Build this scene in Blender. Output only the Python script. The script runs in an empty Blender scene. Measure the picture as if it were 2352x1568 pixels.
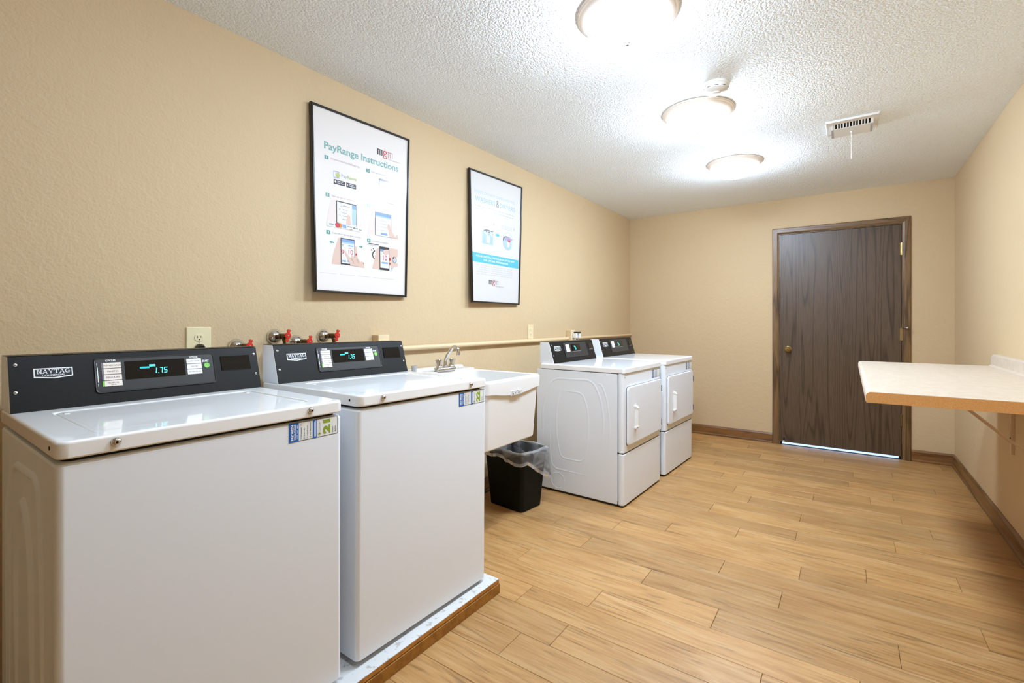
import bpy, bmesh, math, random
from mathutils import Vector, Matrix

random.seed(7)
SC = bpy.context.scene
COL = SC.collection

# ------------------------------------------------------------------ camera, world, exposure
CX, CH = 2.123, 1.213                       # camera: distance from left wall, height
FWD = math.radians(35.395)                  # turned this far left of the room's long axis
cam_d = bpy.data.cameras.new('camera')
cam = bpy.data.objects.new('camera', cam_d)
COL.objects.link(cam)
cam.location = (CX, 0.0, CH)
cam.rotation_euler = (math.pi / 2, 0, FWD)
cam_d.sensor_width = 36.0
cam_d.lens = 1088.0 / 2352.0 * 36.0
cam_d.shift_y = -43.6 / 2352.0
cam_d.clip_start = 0.02
SC.camera = cam

w = bpy.data.worlds.new('world')
SC.world = w
w.use_nodes = True
bg = w.node_tree.nodes['Background']
bg.inputs[0].default_value = (0.36, 0.58, 1.0, 1)     # daylight outside the shut door
bg.inputs[1].default_value = 3.2

vs = SC.view_settings
vs.view_transform = 'Standard'
vs.look = 'None'
vs.gamma = 1.0
vs.use_curve_mapping = False
vs.exposure = 0.31
LAMP_POWER = 86.0                            # emission of the ceiling lamps' glass bowls
LAMP_COLOR = (0.81, 1.0, 1.225)
SC.cycles.max_bounces = 10
SC.cycles.diffuse_bounces = 6
SC.cycles.transparent_max_bounces = 16
SC.cycles.caustics_reflective = False
SC.cycles.caustics_refractive = False
SC.cycles.sample_clamp_indirect = 6.0

# ------------------------------------------------------------------ colours and materials
def lin(r, g, b):
    def f(c):
        c /= 255.0
        return c / 12.92 if c <= 0.04045 else ((c + 0.055) / 1.055) ** 2.4
    return (f(r), f(g), f(b), 1.0)

MATS = {}
def mat(name, rgb, rough=0.5, metal=0.0, coat=0.0, emit=None, estr=0.0, spec=None, bump=None):
    m = bpy.data.materials.new(name)
    m.use_nodes = True
    nt = m.node_tree
    b = nt.nodes['Principled BSDF']
    if name.startswith(('ink_', 'skin_', 'poster_')):          # matt print reflects less than paper-white
        rgb = tuple(c * 0.92 for c in rgb)
    b.inputs['Base Color'].default_value = lin(*rgb)
    b.inputs['Roughness'].default_value = rough
    b.inputs['Metallic'].default_value = metal
    b.inputs['Coat Weight'].default_value = coat
    b.inputs['Coat Roughness'].default_value = 0.03
    if spec is not None:
        b.inputs['Specular IOR Level'].default_value = spec
    if emit:
        b.inputs['Emission Color'].default_value = lin(*emit)
        b.inputs['Emission Strength'].default_value = estr
    # faint procedural relief so no surface is perfectly flat
    sc, st, ds = bump or (60.0, 0.02, 0.001)
    tc = nt.nodes.new('ShaderNodeTexCoord')
    no = nt.nodes.new('ShaderNodeTexNoise')
    no.inputs['Scale'].default_value = sc
    no.inputs['Detail'].default_value = 3
    bu = nt.nodes.new('ShaderNodeBump')
    bu.inputs['Strength'].default_value = st
    bu.inputs['Distance'].default_value = ds
    nt.links.new(tc.outputs['Object'], no.inputs['Vector'])
    nt.links.new(no.outputs['Fac'], bu.inputs['Height'])
    nt.links.new(bu.outputs['Normal'], b.inputs['Normal'])
    MATS[name] = m
    return m

class NT:
    """small node-graph helper"""
    def __init__(s, name):
        s.m = bpy.data.materials.new(name); s.m.use_nodes = True
        s.t = s.m.node_tree; s.b = s.t.nodes['Principled BSDF']
        MATS[name] = s.m
    def n(s, typ, **kw):
        nd = s.t.nodes.new(typ)
        for k, v in kw.items():
            if k.startswith('i_'):
                key = k[2:]
                nd.inputs[int(key) if key.isdigit() else key.replace('_', ' ')].default_value = v
            else:
                setattr(nd, k, v)
        return nd
    def l(s, a, b): s.t.links.new(a, b)
    def math(s, op, a, b=None):
        nd = s.n('ShaderNodeMath', operation=op)
        for i, v in enumerate((a, b)):
            if v is None: continue
            if isinstance(v, (int, float)): nd.inputs[i].default_value = v
            else: s.l(v, nd.inputs[i])
        return nd.outputs[0]
    def ramp(s, fac, stops):
        nd = s.n('ShaderNodeValToRGB')
        e = nd.color_ramp.elements
        while len(e) < len(stops): e.new(0.5)
        for el, (p, c) in zip(e, stops):
            el.position = p; el.color = c
        s.l(fac, nd.inputs[0])
        return nd.outputs[0]
    def mapped(s, scale, loc=(0, 0, 0), src='Object'):
        tc = s.n('ShaderNodeTexCoord'); mp = s.n('ShaderNodeMapping')
        mp.inputs['Scale'].default_value = scale; mp.inputs['Location'].default_value = loc
        s.l(tc.outputs[src], mp.inputs['Vector'])
        return mp.outputs[0]
    def noise(s, vec, scale, detail=4, rough=0.55, dist=0.0):
        nd = s.n('ShaderNodeTexNoise', i_Scale=scale, i_Detail=detail, i_Roughness=rough, i_Distortion=dist)
        s.l(vec, nd.inputs['Vector'])
        return nd.outputs['Fac']
    def mix(s, fac, a, b, blend='MIX'):
        nd = s.n('ShaderNodeMix', data_type='RGBA', blend_type=blend)
        for sock, v in ((nd.inputs[0], fac), (nd.inputs[6], a), (nd.inputs[7], b)):
            if isinstance(v, (int, float)): sock.default_value = v
            elif isinstance(v, tuple): sock.default_value = v
            else: s.l(v, sock)
        return nd.outputs[2]
    def bump(s, h, strength, dist, chain=None):
        nd = s.n('ShaderNodeBump', i_Strength=strength, i_Distance=dist)
        s.l(h, nd.inputs['Height'])
        if chain is not None: s.l(chain, nd.inputs['Normal'])
        return nd.outputs[0]

def wall_mat():
    g = NT('wall_paint')
    v = g.mapped((1, 1, 1))
    big = g.noise(v, 1.6, 3)
    col = g.mix(big, lin(201, 176, 139), lin(206, 181, 144))
    g.l(col, g.b.inputs['Base Color'])
    g.b.inputs['Roughness'].default_value = 0.6
    g.b.inputs['Specular IOR Level'].default_value = 0.3
    h1 = g.noise(v, 115, 3, 0.5)                      # roller stipple
    h2 = g.noise(v, 26, 2, 0.5, 0.6)                 # softer trowel marks
    b1 = g.bump(h1, 0.45, 0.0032)
    b2 = g.bump(h2, 0.35, 0.006, b1)
    g.l(b2, g.b.inputs['Normal'])
wall_mat()

def ceiling_mat():
    g = NT('ceiling_popcorn')
    v = g.mapped((1, 1, 1))
    g.b.inputs['Base Color'].default_value = lin(244, 250, 254)
    g.b.inputs['Roughness'].default_value = 0.9
    vo = g.n('ShaderNodeTexVoronoi', feature='F1', i_Scale=105.0)
    wv = g.n('ShaderNodeTexNoise', i_Scale=60.0, i_Detail=2.0)
    g.l(v, wv.inputs['Vector'])
    wa = g.n('ShaderNodeVectorMath', operation='SCALE'); g.l(wv.outputs['Color'], wa.inputs[0]); wa.inputs['Scale'].default_value = 0.012
    wb = g.n('ShaderNodeVectorMath', operation='ADD'); g.l(v, wb.inputs[0]); g.l(wa.outputs[0], wb.inputs[1])
    g.l(wb.outputs[0], vo.inputs['Vector'])
    h = g.math('SUBTRACT', 1.0, vo.outputs['Distance'])
    h2 = g.noise(v, 210, 2, 0.6)
    b1 = g.bump(h, 0.8, 0.006)
    b2 = g.bump(h2, 0.7, 0.0035, b1)
    g.l(b2, g.b.inputs['Normal'])
ceiling_mat()

def plank_mat():
    g = NT('oak_plank')
    oi = g.n('ShaderNodeObjectInfo')
    tc = g.n('ShaderNodeTexCoord')
    off = g.n('ShaderNodeCombineXYZ')
    g.l(g.math('MULTIPLY', oi.outputs['Random'], 37.0), off.inputs[0])
    g.l(g.math('MULTIPLY', oi.outputs['Random'], 91.0), off.inputs[1])
    add = g.n('ShaderNodeVectorMath', operation='ADD')
    g.l(tc.outputs['Object'], add.inputs[0]); g.l(off.outputs[0], add.inputs[1])
    def mp(sc):
        m = g.n('ShaderNodeMapping'); m.inputs['Scale'].default_value = sc
        g.l(add.outputs[0], m.inputs['Vector']); return m.outputs[0]
    broad = g.noise(mp((1.6, 8, 1)), 1.0, 5, 0.62, 1.8)
    fine = g.noise(mp((3.5, 70, 1)), 1.0, 5, 0.65, 0.4)
    pore = g.noise(mp((9, 230, 1)), 1.0, 3, 0.6)
    streak = g.noise(mp((2.0, 30, 1)), 1.0, 3, 0.5, 2.0)
    c1 = g.ramp(broad, [(0.28, lin(174, 126, 82)), (0.50, lin(208, 163, 113)), (0.72, lin(226, 188, 142))])
    c2 = g.ramp(fine, [(0.32, lin(150, 106, 66)), (0.5, lin(205, 160, 110)), (0.7, lin(224, 186, 140))])
    c = g.mix(0.46, c1, c2)
    dark = g.ramp(streak, [(0.30, (0.45, 0.45, 0.45, 1)), (0.42, (1, 1, 1, 1))])
    c = g.mix(0.7, c, dark, 'MULTIPLY')
    pr = g.ramp(pore, [(0.3, (0.72, 0.70, 0.68, 1)), (0.45, (1, 1, 1, 1))])
    c = g.mix(0.5, c, pr, 'MULTIPLY')
    hs = g.n('ShaderNodeHueSaturation', i_Saturation=1.10)
    g.l(g.math('ADD', g.math('MULTIPLY', oi.outputs['Random'], 0.22), 0.62), hs.inputs['Value'])
    g.l(c, hs.inputs['Color'])
    g.l(hs.outputs[0], g.b.inputs['Base Color'])
    g.l(g.math('ADD', g.math('MULTIPLY', fine, 0.15), 0.33), g.b.inputs['Roughness'])
    g.l(g.bump(fine, 0.12, 0.001), g.b.inputs['Normal'])
plank_mat()

def oak_dark(name, dark, light, axis='z', ring=True, scale=1.0):
    g = NT(name)
    tc = g.n('ShaderNodeTexCoord')
    sc = {'z': (1, 1, 0.06), 'x': (0.06, 1, 1), 'y': (1, 0.06, 1)}[axis]
    mp = g.n('ShaderNodeMapping'); mp.inputs['Scale'].default_value = sc
    g.l(tc.outputs['Object'], mp.inputs['Vector'])
    nz = g.n('ShaderNodeTexNoise', i_Scale=5.0 * scale, i_Detail=4.0)
    g.l(mp.outputs[0], nz.inputs['Vector'])
    if ring:
        # long flame-shaped growth rings
        mr = g.n('ShaderNodeMapping'); mr.inputs['Scale'].default_value = (1, 1, 0.05)
        mr.inputs['Location'].default_value = (-0.21, 0, -0.075)
        g.l(tc.outputs['Object'], mr.inputs['Vector'])
        vo = g.n('ShaderNodeTexNoise', i_Scale=4.5, i_Detail=1.5, i_Distortion=0.5)
        g.l(mr.outputs[0], vo.inputs['Vector'])
        rings = g.math('FRACT', g.math('MULTIPLY', vo.outputs['Fac'], 17.0))
    else:
        rings = g.math('FRACT', g.math('MULTIPLY', nz.outputs['Fac'], 9.0))
    mpf = g.n('ShaderNodeMapping'); mpf.inputs['Scale'].default_value = tuple(260 * s if s == 1 else 8 for s in sc)
    g.l(tc.outputs['Object'], mpf.inputs['Vector'])
    fine = g.n('ShaderNodeTexNoise', i_Scale=1.0, i_Detail=3.0)
    g.l(mpf.outputs[0], fine.inputs['Vector'])
    c = g.ramp(rings, [(0.0, lin(*dark)), (0.22, lin(*light)), (0.85, lin(*light)), (1.0, lin(*dark))])
    c2 = g.ramp(fine.outputs['Fac'], [(0.35, (0.62, 0.6, 0.58, 1)), (0.6, (1, 1, 1, 1))])
    c = g.mix(0.8, c, c2, 'MULTIPLY')
    g.l(c, g.b.inputs['Base Color'])
    g.b.inputs['Roughness'].default_value = 0.38
    g.l(g.bump(fine.outputs['Fac'], 0.25, 0.001), g.b.inputs['Normal'])
oak_dark('door_oak', (66, 49, 34), (93, 74, 56))
oak_dark('casing_oak', (84, 60, 34), (126, 96, 62), 'z', False)
oak_dark('casing_oak_flat', (84, 60, 34), (126, 96, 62), 'x', False)
oak_dark('base_oak', (100, 64, 28), (138, 96, 54), 'x', False)
oak_dark('base_oak_long', (96, 64, 28), (136, 98, 52), 'y', False)

def speckle(name, base, spots, scale=400, rough=0.6, lo=0.42, hi=0.58):
    g = NT(name)
    f = g.noise(g.mapped((1, 1, 1)), scale, 3, 0.7)
    g.l(g.ramp(f, [(lo, lin(*spots)), (hi, lin(*base))]), g.b.inputs['Base Color'])
    g.b.inputs['Roughness'].default_value = rough
speckle('particle_board', (232, 174, 108), (218, 156, 90), 380, 0.75)
speckle('laminate', (208, 192, 173), (201, 184, 164), 30, 0.45)
speckle('platform_paint', (212, 211, 209), (178, 174, 168), 30, 0.6, 0.34, 0.42)
speckle('platform_board', (160, 108, 36), (140, 90, 26), 26, 0.6)
speckle('platform_edge', (190, 130, 54), (164, 106, 40), 26, 0.6)
speckle('fascia_black', (27, 27, 27), (18, 18, 18), 900, 0.38)
MATS['fascia_black'].node_tree.nodes['Principled BSDF'].inputs['Specular IOR Level'].default_value = 0.26
speckle('bin_black', (13, 16, 10), (7, 9, 6), 500, 0.55)
MATS['bin_black'].node_tree.nodes['Principled BSDF'].inputs['Specular IOR Level'].default_value = 0.18
speckle('concrete', (170, 170, 168), (140, 140, 138), 20, 0.9)

mat('enamel', (242, 241, 239), 0.06, spec=0.45, bump=(200, 0.012, 0.0004))
mat('enamel_satin', (233, 237, 242), 0.42, spec=0.25, bump=(420, 0.06, 0.0005))
mat('panel_grey', (44, 44, 44), 0.38)
mat('display_black', (6, 6, 7), 0.08)
mat('label_ivory', (238, 226, 214), 0.4)
mat('label_white', (240, 240, 238), 0.4)
mat('label_grey', (120, 118, 128), 0.4)
mat('label_ink', (92, 84, 80), 0.5)
mat('led_cyan', (90, 220, 220), 0.3, emit=(60, 232, 232), estr=1.6)
mat('led_teal', (20, 120, 120), 0.3, emit=(30, 190, 195), estr=0.75)
mat('green_button', (126, 196, 84), 0.35)
mat('navy', (20, 22, 34), 0.4)
mat('white_print', (238, 238, 238), 0.45)
mat('chrome', (215, 212, 208), 0.12, 1.0)
mat('steel_screw', (200, 200, 200), 0.25, 1.0)
mat('nickel', (176, 160, 142), 0.3, 1.0)
mat('hinge_grey', (96, 94, 92), 0.45, 0.4)
mat('finial_grey', (188, 188, 186), 0.5)
mat('rim_cream', (243, 232, 220), 0.4, 0.1)
mat('brass', (176, 150, 96), 0.28, 1.0)
mat('brass_dull', (128, 112, 74), 0.4, 1.0)
mat('bronze_body', (88, 66, 34), 0.35, 0.8)
mat('red_handle', (204, 44, 28), 0.32)
mat('black_plastic', (18, 18, 18), 0.4)
mat('dark_gap', (10, 10, 10), 0.8)
mat('dark_underlay', (74, 50, 30), 0.9)
mat('ivory_plastic', (232, 220, 180), 0.35)
mat('almond_plastic', (226, 206, 166), 0.4)
mat('white_plastic', (236, 235, 232), 0.35)
mat('sink_plastic', (230, 228, 225), 0.3, coat=0.1)
mat('conduit_paint', (218, 192, 152), 0.4)
mat('bracket_paint', (214, 190, 166), 0.45)
mat('aluminium', (200, 205, 212), 0.3, 1.0)
mat('vent_white', (228, 228, 226), 0.45)
mat('frame_black', (26, 22, 18), 0.3)
mat('frame_side', (40, 34, 24), 0.25)
mat('poster_paper', (250, 241, 234), 0.6)
mat('poster_paper_cool', (236, 231, 227), 0.6)
mat('ink_teal', (122, 176, 168), 0.6)
mat('ink_teal_dark', (86, 160, 150), 0.6)
mat('ink_teal_pale', (176, 204, 200), 0.6)
mat('ink_black', (44, 40, 42), 0.6)
mat('ink_grey', (168, 164, 164), 0.6)
mat('ink_print', (196, 193, 196), 0.6)
mat('ink_grey_mid', (128, 122, 124), 0.6)
mat('ink_grey_pale', (212, 210, 212), 0.6)
mat('ink_red', (206, 54, 62), 0.6)
mat('ink_pink', (200, 150, 158), 0.6)
mat('ink_blue', (134, 172, 222), 0.6)
mat('ink_blue_pale', (184, 212, 238), 0.6)
mat('ink_violet', (176, 180, 214), 0.6)
mat('ink_green', (190, 206, 110), 0.6)
mat('ink_white', (246, 244, 243), 0.6)
mat('ink_orange', (228, 150, 70), 0.6)
mat('skin_pale', (246, 228, 219), 0.6)
mat('skin_mid', (236, 202, 184), 0.6)
mat('skin_dark', (210, 164, 142), 0.6)
mat('ink_title', (132, 180, 174), 0.6)
mat('ink_sky', (158, 200, 222), 0.6)
mat('ink_sky_pale', (190, 216, 232), 0.6)
mat('ink_band', (92, 200, 216), 0.6)
mat('sticker_white', (232, 234, 230), 0.4)
mat('sticker_blue', (12, 98, 182), 0.4)
mat('sticker_navy', (70, 72, 104), 0.4)
mat('sticker_green', (138, 164, 44), 0.4)
mat('sticker_grey', (110, 112, 120), 0.5)

def glass_mat(name, tint, gloss_rough, refl):
    m = bpy.data.materials.new(name); m.use_nodes = True
    t = m.node_tree; t.nodes.clear()
    o = t.nodes.new('ShaderNodeOutputMaterial'); mx = t.nodes.new('ShaderNodeMixShader')
    tr = t.nodes.new('ShaderNodeBsdfTransparent'); gl = t.nodes.new('ShaderNodeBsdfGlossy')
    fr = t.nodes.new('ShaderNodeFresnel')
    ge = t.nodes.new('ShaderNodeNewGeometry'); mr = t.nodes.new('ShaderNodeMapRange')     # same reflectance seen from either side of the thin pane
    mr.inputs['To Min'].default_value = refl; mr.inputs['To Max'].default_value = 1.0 / refl
    t.links.new(ge.outputs['Backfacing'], mr.inputs['Value']); t.links.new(mr.outputs['Result'], fr.inputs['IOR'])
    tr.inputs[0].default_value = tint; gl.inputs['Roughness'].default_value = gloss_rough
    t.links.new(fr.outputs[0], mx.inputs[0]); t.links.new(tr.outputs[0], mx.inputs[1])
    t.links.new(gl.outputs[0], mx.inputs[2]); t.links.new(mx.outputs[0], o.inputs[0])
    MATS[name] = m
glass_mat('acrylic', (0.98, 0.98, 0.98, 1), 0.16, 1.42)

def bag_mat(name, lo, hi):
    m = bpy.data.materials.new(name); m.use_nodes = True
    t = m.node_tree; t.nodes.clear()
    o = t.nodes.new('ShaderNodeOutputMaterial')
    tr = t.nodes.new('ShaderNodeBsdfTransparent'); tr.inputs[0].default_value = (0.9, 0.92, 0.92, 1)
    di = t.nodes.new('ShaderNodeBsdfDiffuse'); di.inputs[0].default_value = (0.82, 0.83, 0.84, 1)
    tl = t.nodes.new('ShaderNodeBsdfTranslucent'); tl.inputs[0].default_value = (0.8, 0.82, 0.83, 1)
    gl = t.nodes.new('ShaderNodeBsdfGlossy'); gl.inputs['Roughness'].default_value = 0.18
    fr = t.nodes.new('ShaderNodeLayerWeight'); fr.inputs['Blend'].default_value = 0.35
    tc = t.nodes.new('ShaderNodeTexCoord'); no = t.nodes.new('ShaderNodeTexNoise')
    mp = t.nodes.new('ShaderNodeMapping'); mp.inputs['Scale'].default_value = (7, 7, 13)
    no.inputs['Scale'].default_value = 1.0; no.inputs['Detail'].default_value = 2; no.inputs['Distortion'].default_value = 0.9
    t.links.new(tc.outputs['Object'], mp.inputs[0]); t.links.new(mp.outputs[0], no.inputs['Vector'])
    rp = t.nodes.new('ShaderNodeValToRGB')
    rp.color_ramp.elements[0].position = 0.40; rp.color_ramp.elements[0].color = (lo, lo, lo, 1)
    rp.color_ramp.elements[1].position = 0.72; rp.color_ramp.elements[1].color = (hi, hi, hi, 1)
    t.links.new(no.outputs['Fac'], rp.inputs[0])
    a1 = t.nodes.new('ShaderNodeMixShader'); a1.inputs[0].default_value = 0.4
    t.links.new(di.outputs[0], a1.inputs[1]); t.links.new(tl.outputs[0], a1.inputs[2])
    a2 = t.nodes.new('ShaderNodeMixShader')
    t.links.new(rp.outputs[0], a2.inputs[0]); t.links.new(tr.outputs[0], a2.inputs[1]); t.links.new(a1.outputs[0], a2.inputs[2])
    a3 = t.nodes.new('ShaderNodeMixShader')
    mu = t.nodes.new('ShaderNodeMath'); mu.operation = 'MULTIPLY'; mu.inputs[1].default_value = 0.55
    t.links.new(fr.outputs['Fresnel'], mu.inputs[0]); t.links.new(mu.outputs[0], a3.inputs[0])
    t.links.new(a2.outputs[0], a3.inputs[1]); t.links.new(gl.outputs[0], a3.inputs[2])
    bu = t.nodes.new('ShaderNodeBump'); bu.inputs['Strength'].default_value = 0.8; bu.inputs['Distance'].default_value = 0.01
    t.links.new(no.outputs['Fac'], bu.inputs['Height'])
    t.links.new(bu.outputs[0], gl.inputs['Normal']); t.links.new(bu.outputs[0], di.inputs['Normal'])
    t.links.new(a3.outputs[0], o.inputs[0])
    MATS[name] = m
bag_mat('bag_film', 0.14, 0.62)
bag_mat('bag_gather', 0.32, 0.9)
bag_mat('cup_frost', 0.5, 0.8)

def lamp_mat(name, power):
    m = bpy.data.materials.new(name); m.use_nodes = True
    b = m.node_tree.nodes['Principled BSDF']
    b.inputs['Base Color'].default_value = (0.9, 0.9, 0.9, 1)
    b.inputs['Roughness'].default_value = 0.3
    b.inputs['Emission Color'].default_value = (*LAMP_COLOR, 1)
    b.inputs['Emission Strength'].default_value = power
    MATS[name] = m
lamp_mat('lamp_glass', LAMP_POWER)
lamp_mat('lamp_glass_dim', LAMP_POWER * 0.42)      # lamp inferred out of view, dimmed to suit the near wall

# ------------------------------------------------------------------ mesh helpers
GLYPHS = {}
def glyphs(s, bold=0.0):
    key = (s, bold)
    if key not in GLYPHS:
        cu = bpy.data.curves.new('text', 'FONT')
        cu.body = s; cu.size = 1.0; cu.offset = bold; cu.resolution_u = 3
        o = bpy.data.objects.new('text', cu)
        COL.objects.link(o)
        dg = bpy.context.evaluated_depsgraph_get()
        me = bpy.data.meshes.new_from_object(o.evaluated_get(dg))
        vv = [(v.co.x, v.co.y) for v in me.vertices]
        ff = [tuple(p.vertices) for p in me.polygons]
        bpy.data.objects.remove(o); bpy.data.curves.remove(cu); bpy.data.meshes.remove(me)
        x0 = min(v[0] for v in vv); x1 = max(v[0] for v in vv)
        y0 = min(v[1] for v in vv); y1 = max(v[1] for v in vv)
        GLYPHS[key] = (vv, ff, x0, x1, y0, y1)
    return GLYPHS[key]

class MB:
    def __init__(s):
        s.bm = bmesh.new(); s.mats = []; s.cur = 0; s.fn = None; s.cell = 0
    def mat(s, name):
        if name not in s.mats: s.mats.append(name)
        s.cur = s.mats.index(name); return s
    def v(s, p): return s.bm.verts.new(p)
    def f(s, vs):
        try:
            fc = s.bm.faces.new(vs); fc.material_index = s.cur; return fc
        except ValueError:
            return None
    def box(s, x0, x1, y0, y1, z0, z1, M=None):
        c = [(x0, y0, z0), (x1, y0, z0), (x1, y1, z0), (x0, y1, z0), (x0, y0, z1), (x1, y0, z1), (x1, y1, z1), (x0, y1, z1)]
        if M is not None: c = [M @ Vector(p) for p in c]
        v = [s.v(p) for p in c]
        for q in ((3, 2, 1, 0), (4, 5, 6, 7), (0, 1, 5, 4), (1, 2, 6, 5), (2, 3, 7, 6), (3, 0, 4, 7)):
            s.f([v[i] for i in q])
        return s
    def loft(s, loops, cap0=True, cap1=True, closed=True):
        """loops: list of equally long point lists"""
        R = [[s.v(p) for p in lp] for lp in loops]
        n = len(R[0])
        for a, b in zip(R, R[1:]):
            for i in range(n if closed else n - 1):
                j = (i + 1) % n
                s.f([a[i], a[j], b[j], b[i]])
        if cap0: s.f(list(reversed(R[0])))
        if cap1: s.f(R[-1])
        return s
    def tube(s, path, r, n=10, cap=True):
        path = [Vector(p) for p in path]
        rr = r if isinstance(r, (list, tuple)) else [r] * len(path)
        loops = []
        up = None
        for i, p in enumerate(path):
            d = (path[min(i + 1, len(path) - 1)] - path[max(i - 1, 0)]).normalized()
            if up is None:
                up = Vector((0, 0, 1)) if abs(d.z) < 0.9 else Vector((1, 0, 0))
            a = d.cross(up).normalized(); b = a.cross(d).normalized(); up = b
            loops.append([p + (a * math.cos(t) + b * math.sin(t)) * rr[i] for t in [2 * math.pi * k / n for k in range(n)]])
        return s.loft(loops, cap, cap)
    def lathe(s, prof, n=24, M=None, cap0=False, cap1=False):
        """prof: (radius, height) along local z; M places it"""
        loops = []
        for r, h in prof:
            lp = [Vector((max(r, 1e-5) * math.cos(2 * math.pi * k / n), max(r, 1e-5) * math.sin(2 * math.pi * k / n), h)) for k in range(n)]
            loops.append([M @ p for p in lp] if M is not None else lp)
        return s.loft(loops, cap0, cap1)
    # ---- flat print through a mapping fn(x, y, lift)
    def poly(s, pts, lift=0.0):
        s.f([s.v(s.fn(x, y, lift)) for x, y in pts]); return s
    def rect(s, x0, y0, x1, y1, lift=0.0):
        if s.cell:
            nx_, ny_ = max(1, math.ceil((x1 - x0) / s.cell)), max(1, math.ceil((y1 - y0) / s.cell))
            V = [[s.v(s.fn(x0 + (x1 - x0) * i / nx_, y0 + (y1 - y0) * j / ny_, lift)) for i in range(nx_ + 1)] for j in range(ny_ + 1)]
            for j in range(ny_):
                for i in range(nx_): s.f([V[j][i], V[j][i + 1], V[j + 1][i + 1], V[j + 1][i]])
            return s
        return s.poly([(x0, y0), (x1, y0), (x1, y1), (x0, y1)], lift)
    def ring(s, x0, y0, x1, y1, t, lift=0.0, tx=None):
        tx = t if tx is None else tx
        s.rect(x0, y0, x1, y0 + t, lift); s.rect(x0, y1 - t, x1, y1, lift)
        s.rect(x0, y0 + t, x0 + tx, y1 - t, lift); s.rect(x1 - tx, y0 + t, x1, y1 - t, lift); return s
    def disc(s, x, y, rx, ry, lift=0.0, n=20, a0=0.0, a1=2 * math.pi):
        return s.poly([(x + rx * math.cos(a0 + (a1 - a0) * k / n), y + ry * math.sin(a0 + (a1 - a0) * k / n)) for k in range(n)], lift)
    def arc(s, x, y, rx, ry, t, lift=0.0, n=20, a0=0.0, a1=2 * math.pi):
        P = lambda k, q: (x + (rx - q * t) * math.cos(a0 + (a1 - a0) * k / n), y + (ry - q * t * ry / rx) * math.sin(a0 + (a1 - a0) * k / n))
        for k in range(n):
            s.poly([P(k, 0), P(k + 1, 0), P(k + 1, 1), P(k, 1)], lift)
        return s
    def text(s, st, x0, y0, x1, y1, lift=0.0, bold=0.0, rot=False):
        """fit the string's own bounding box into the given box; rot: reads upward"""
        vv, ff, a0, a1, b0, b1 = glyphs(st, bold)
        out = []
        for x, y in vv:
            u = (x - a0) / (a1 - a0); t = (y - b0) / (b1 - b0)
            if rot: u, t = 1 - t, u
            out.append(s.v(s.fn(x0 + (x1 - x0) * u, y0 + (y1 - y0) * t, lift)))
        for f in ff: s.f([out[i] for i in f])
        return s
    def out(s, name, mats=None, parent=None, smooth=35, loc=None, rot=None, bevel=0.0, recalc=True, seg=2):
        if recalc: bmesh.ops.recalc_face_normals(s.bm, faces=s.bm.faces)
        if bevel:
            es = [e for e in s.bm.edges if len(e.link_faces) == 2 and e.calc_face_angle(0) > math.radians(40)]
            bmesh.ops.bevel(s.bm, geom=es, offset=bevel, segments=seg, profile=0.5, affect='EDGES', clamp_overlap=True)
        s_many = len(s.bm.faces)
        me = bpy.data.meshes.new(name)
        s.bm.to_mesh(me); s.bm.free()
        for m in (s.mats or [mats]): me.materials.append(MATS[m])
        if smooth:
            for p in me.polygons: p.use_smooth = True
            me.set_sharp_from_angle(angle=math.radians(smooth))
        o = bpy.data.objects.new(name, me)
        if smooth and s_many > 8:           # keep big flats flat next to rolled edges
            wn = o.modifiers.new('weighted_normals', 'WEIGHTED_NORMAL'); wn.keep_sharp = True; wn.weight = 80
        COL.objects.link(o)
        if parent is not None: o.parent = parent
        if loc is not None: o.location = loc
        if rot is not None: o.rotation_euler = rot
        return o

def thing(name, label, cat, loc=(0, 0, 0), rot=(0, 0, 0), group=None):
    o = bpy.data.objects.new(name, None)
    o.empty_display_size = 0.1
    COL.objects.link(o)
    o.location = loc; o.rotation_euler = rot
    return tag(o, label, cat, group)
def tag(o, label, cat, group=None):
    o['label'] = label; o['category'] = cat
    if group: o['group'] = group
    return o
def struct(o, label=None):
    o['kind'] = 'structure'
    if label: o['label'] = label
    return o
def copy_tree(o, parent=None):
    c = o.copy(); COL.objects.link(c)
    if parent is not None: c.parent = parent
    for ch in list(o.children): copy_tree(ch, c)
    return c

def rrect(x0, x1, y0, y1, r, n=5, z=0.0):
    """rounded rectangle, counter-clockwise, in the xy plane"""
    r = max(min(r, (x1 - x0) / 2 - 1e-4, (y1 - y0) / 2 - 1e-4), 1e-4)
    pts = []
    for cx, cy, a in ((x1 - r, y0 + r, -90), (x1 - r, y1 - r, 0), (x0 + r, y1 - r, 90), (x0 + r, y0 + r, 180)):
        for k in range(n + 1):
            t = math.radians(a + 90 * k / n)
            pts.append(Vector((cx + r * math.cos(t), cy + r * math.sin(t), z)))
    return pts
def slab(mb, x0, x1, y0, y1, z0, z1, r, bev=0.004, n=5, bot=None):
    """rounded-corner slab with rolled top (and bottom) edges"""
    bot = bev * 0.5 if bot is None else bot
    lv = [(bot, z0)] if bot else []
    lv += [(0, z0 + bot)] + [(0, z1 - bev)]
    lv += [(bev * (1 - math.cos(t)), z1 - bev + bev * math.sin(t)) for t in (math.radians(30), math.radians(60), math.radians(90))]
    return mb.loft([rrect(x0 + i, x1 - i, y0 + i, y1 - i, r - i * 0.6, n, z) for i, z in lv])
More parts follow.
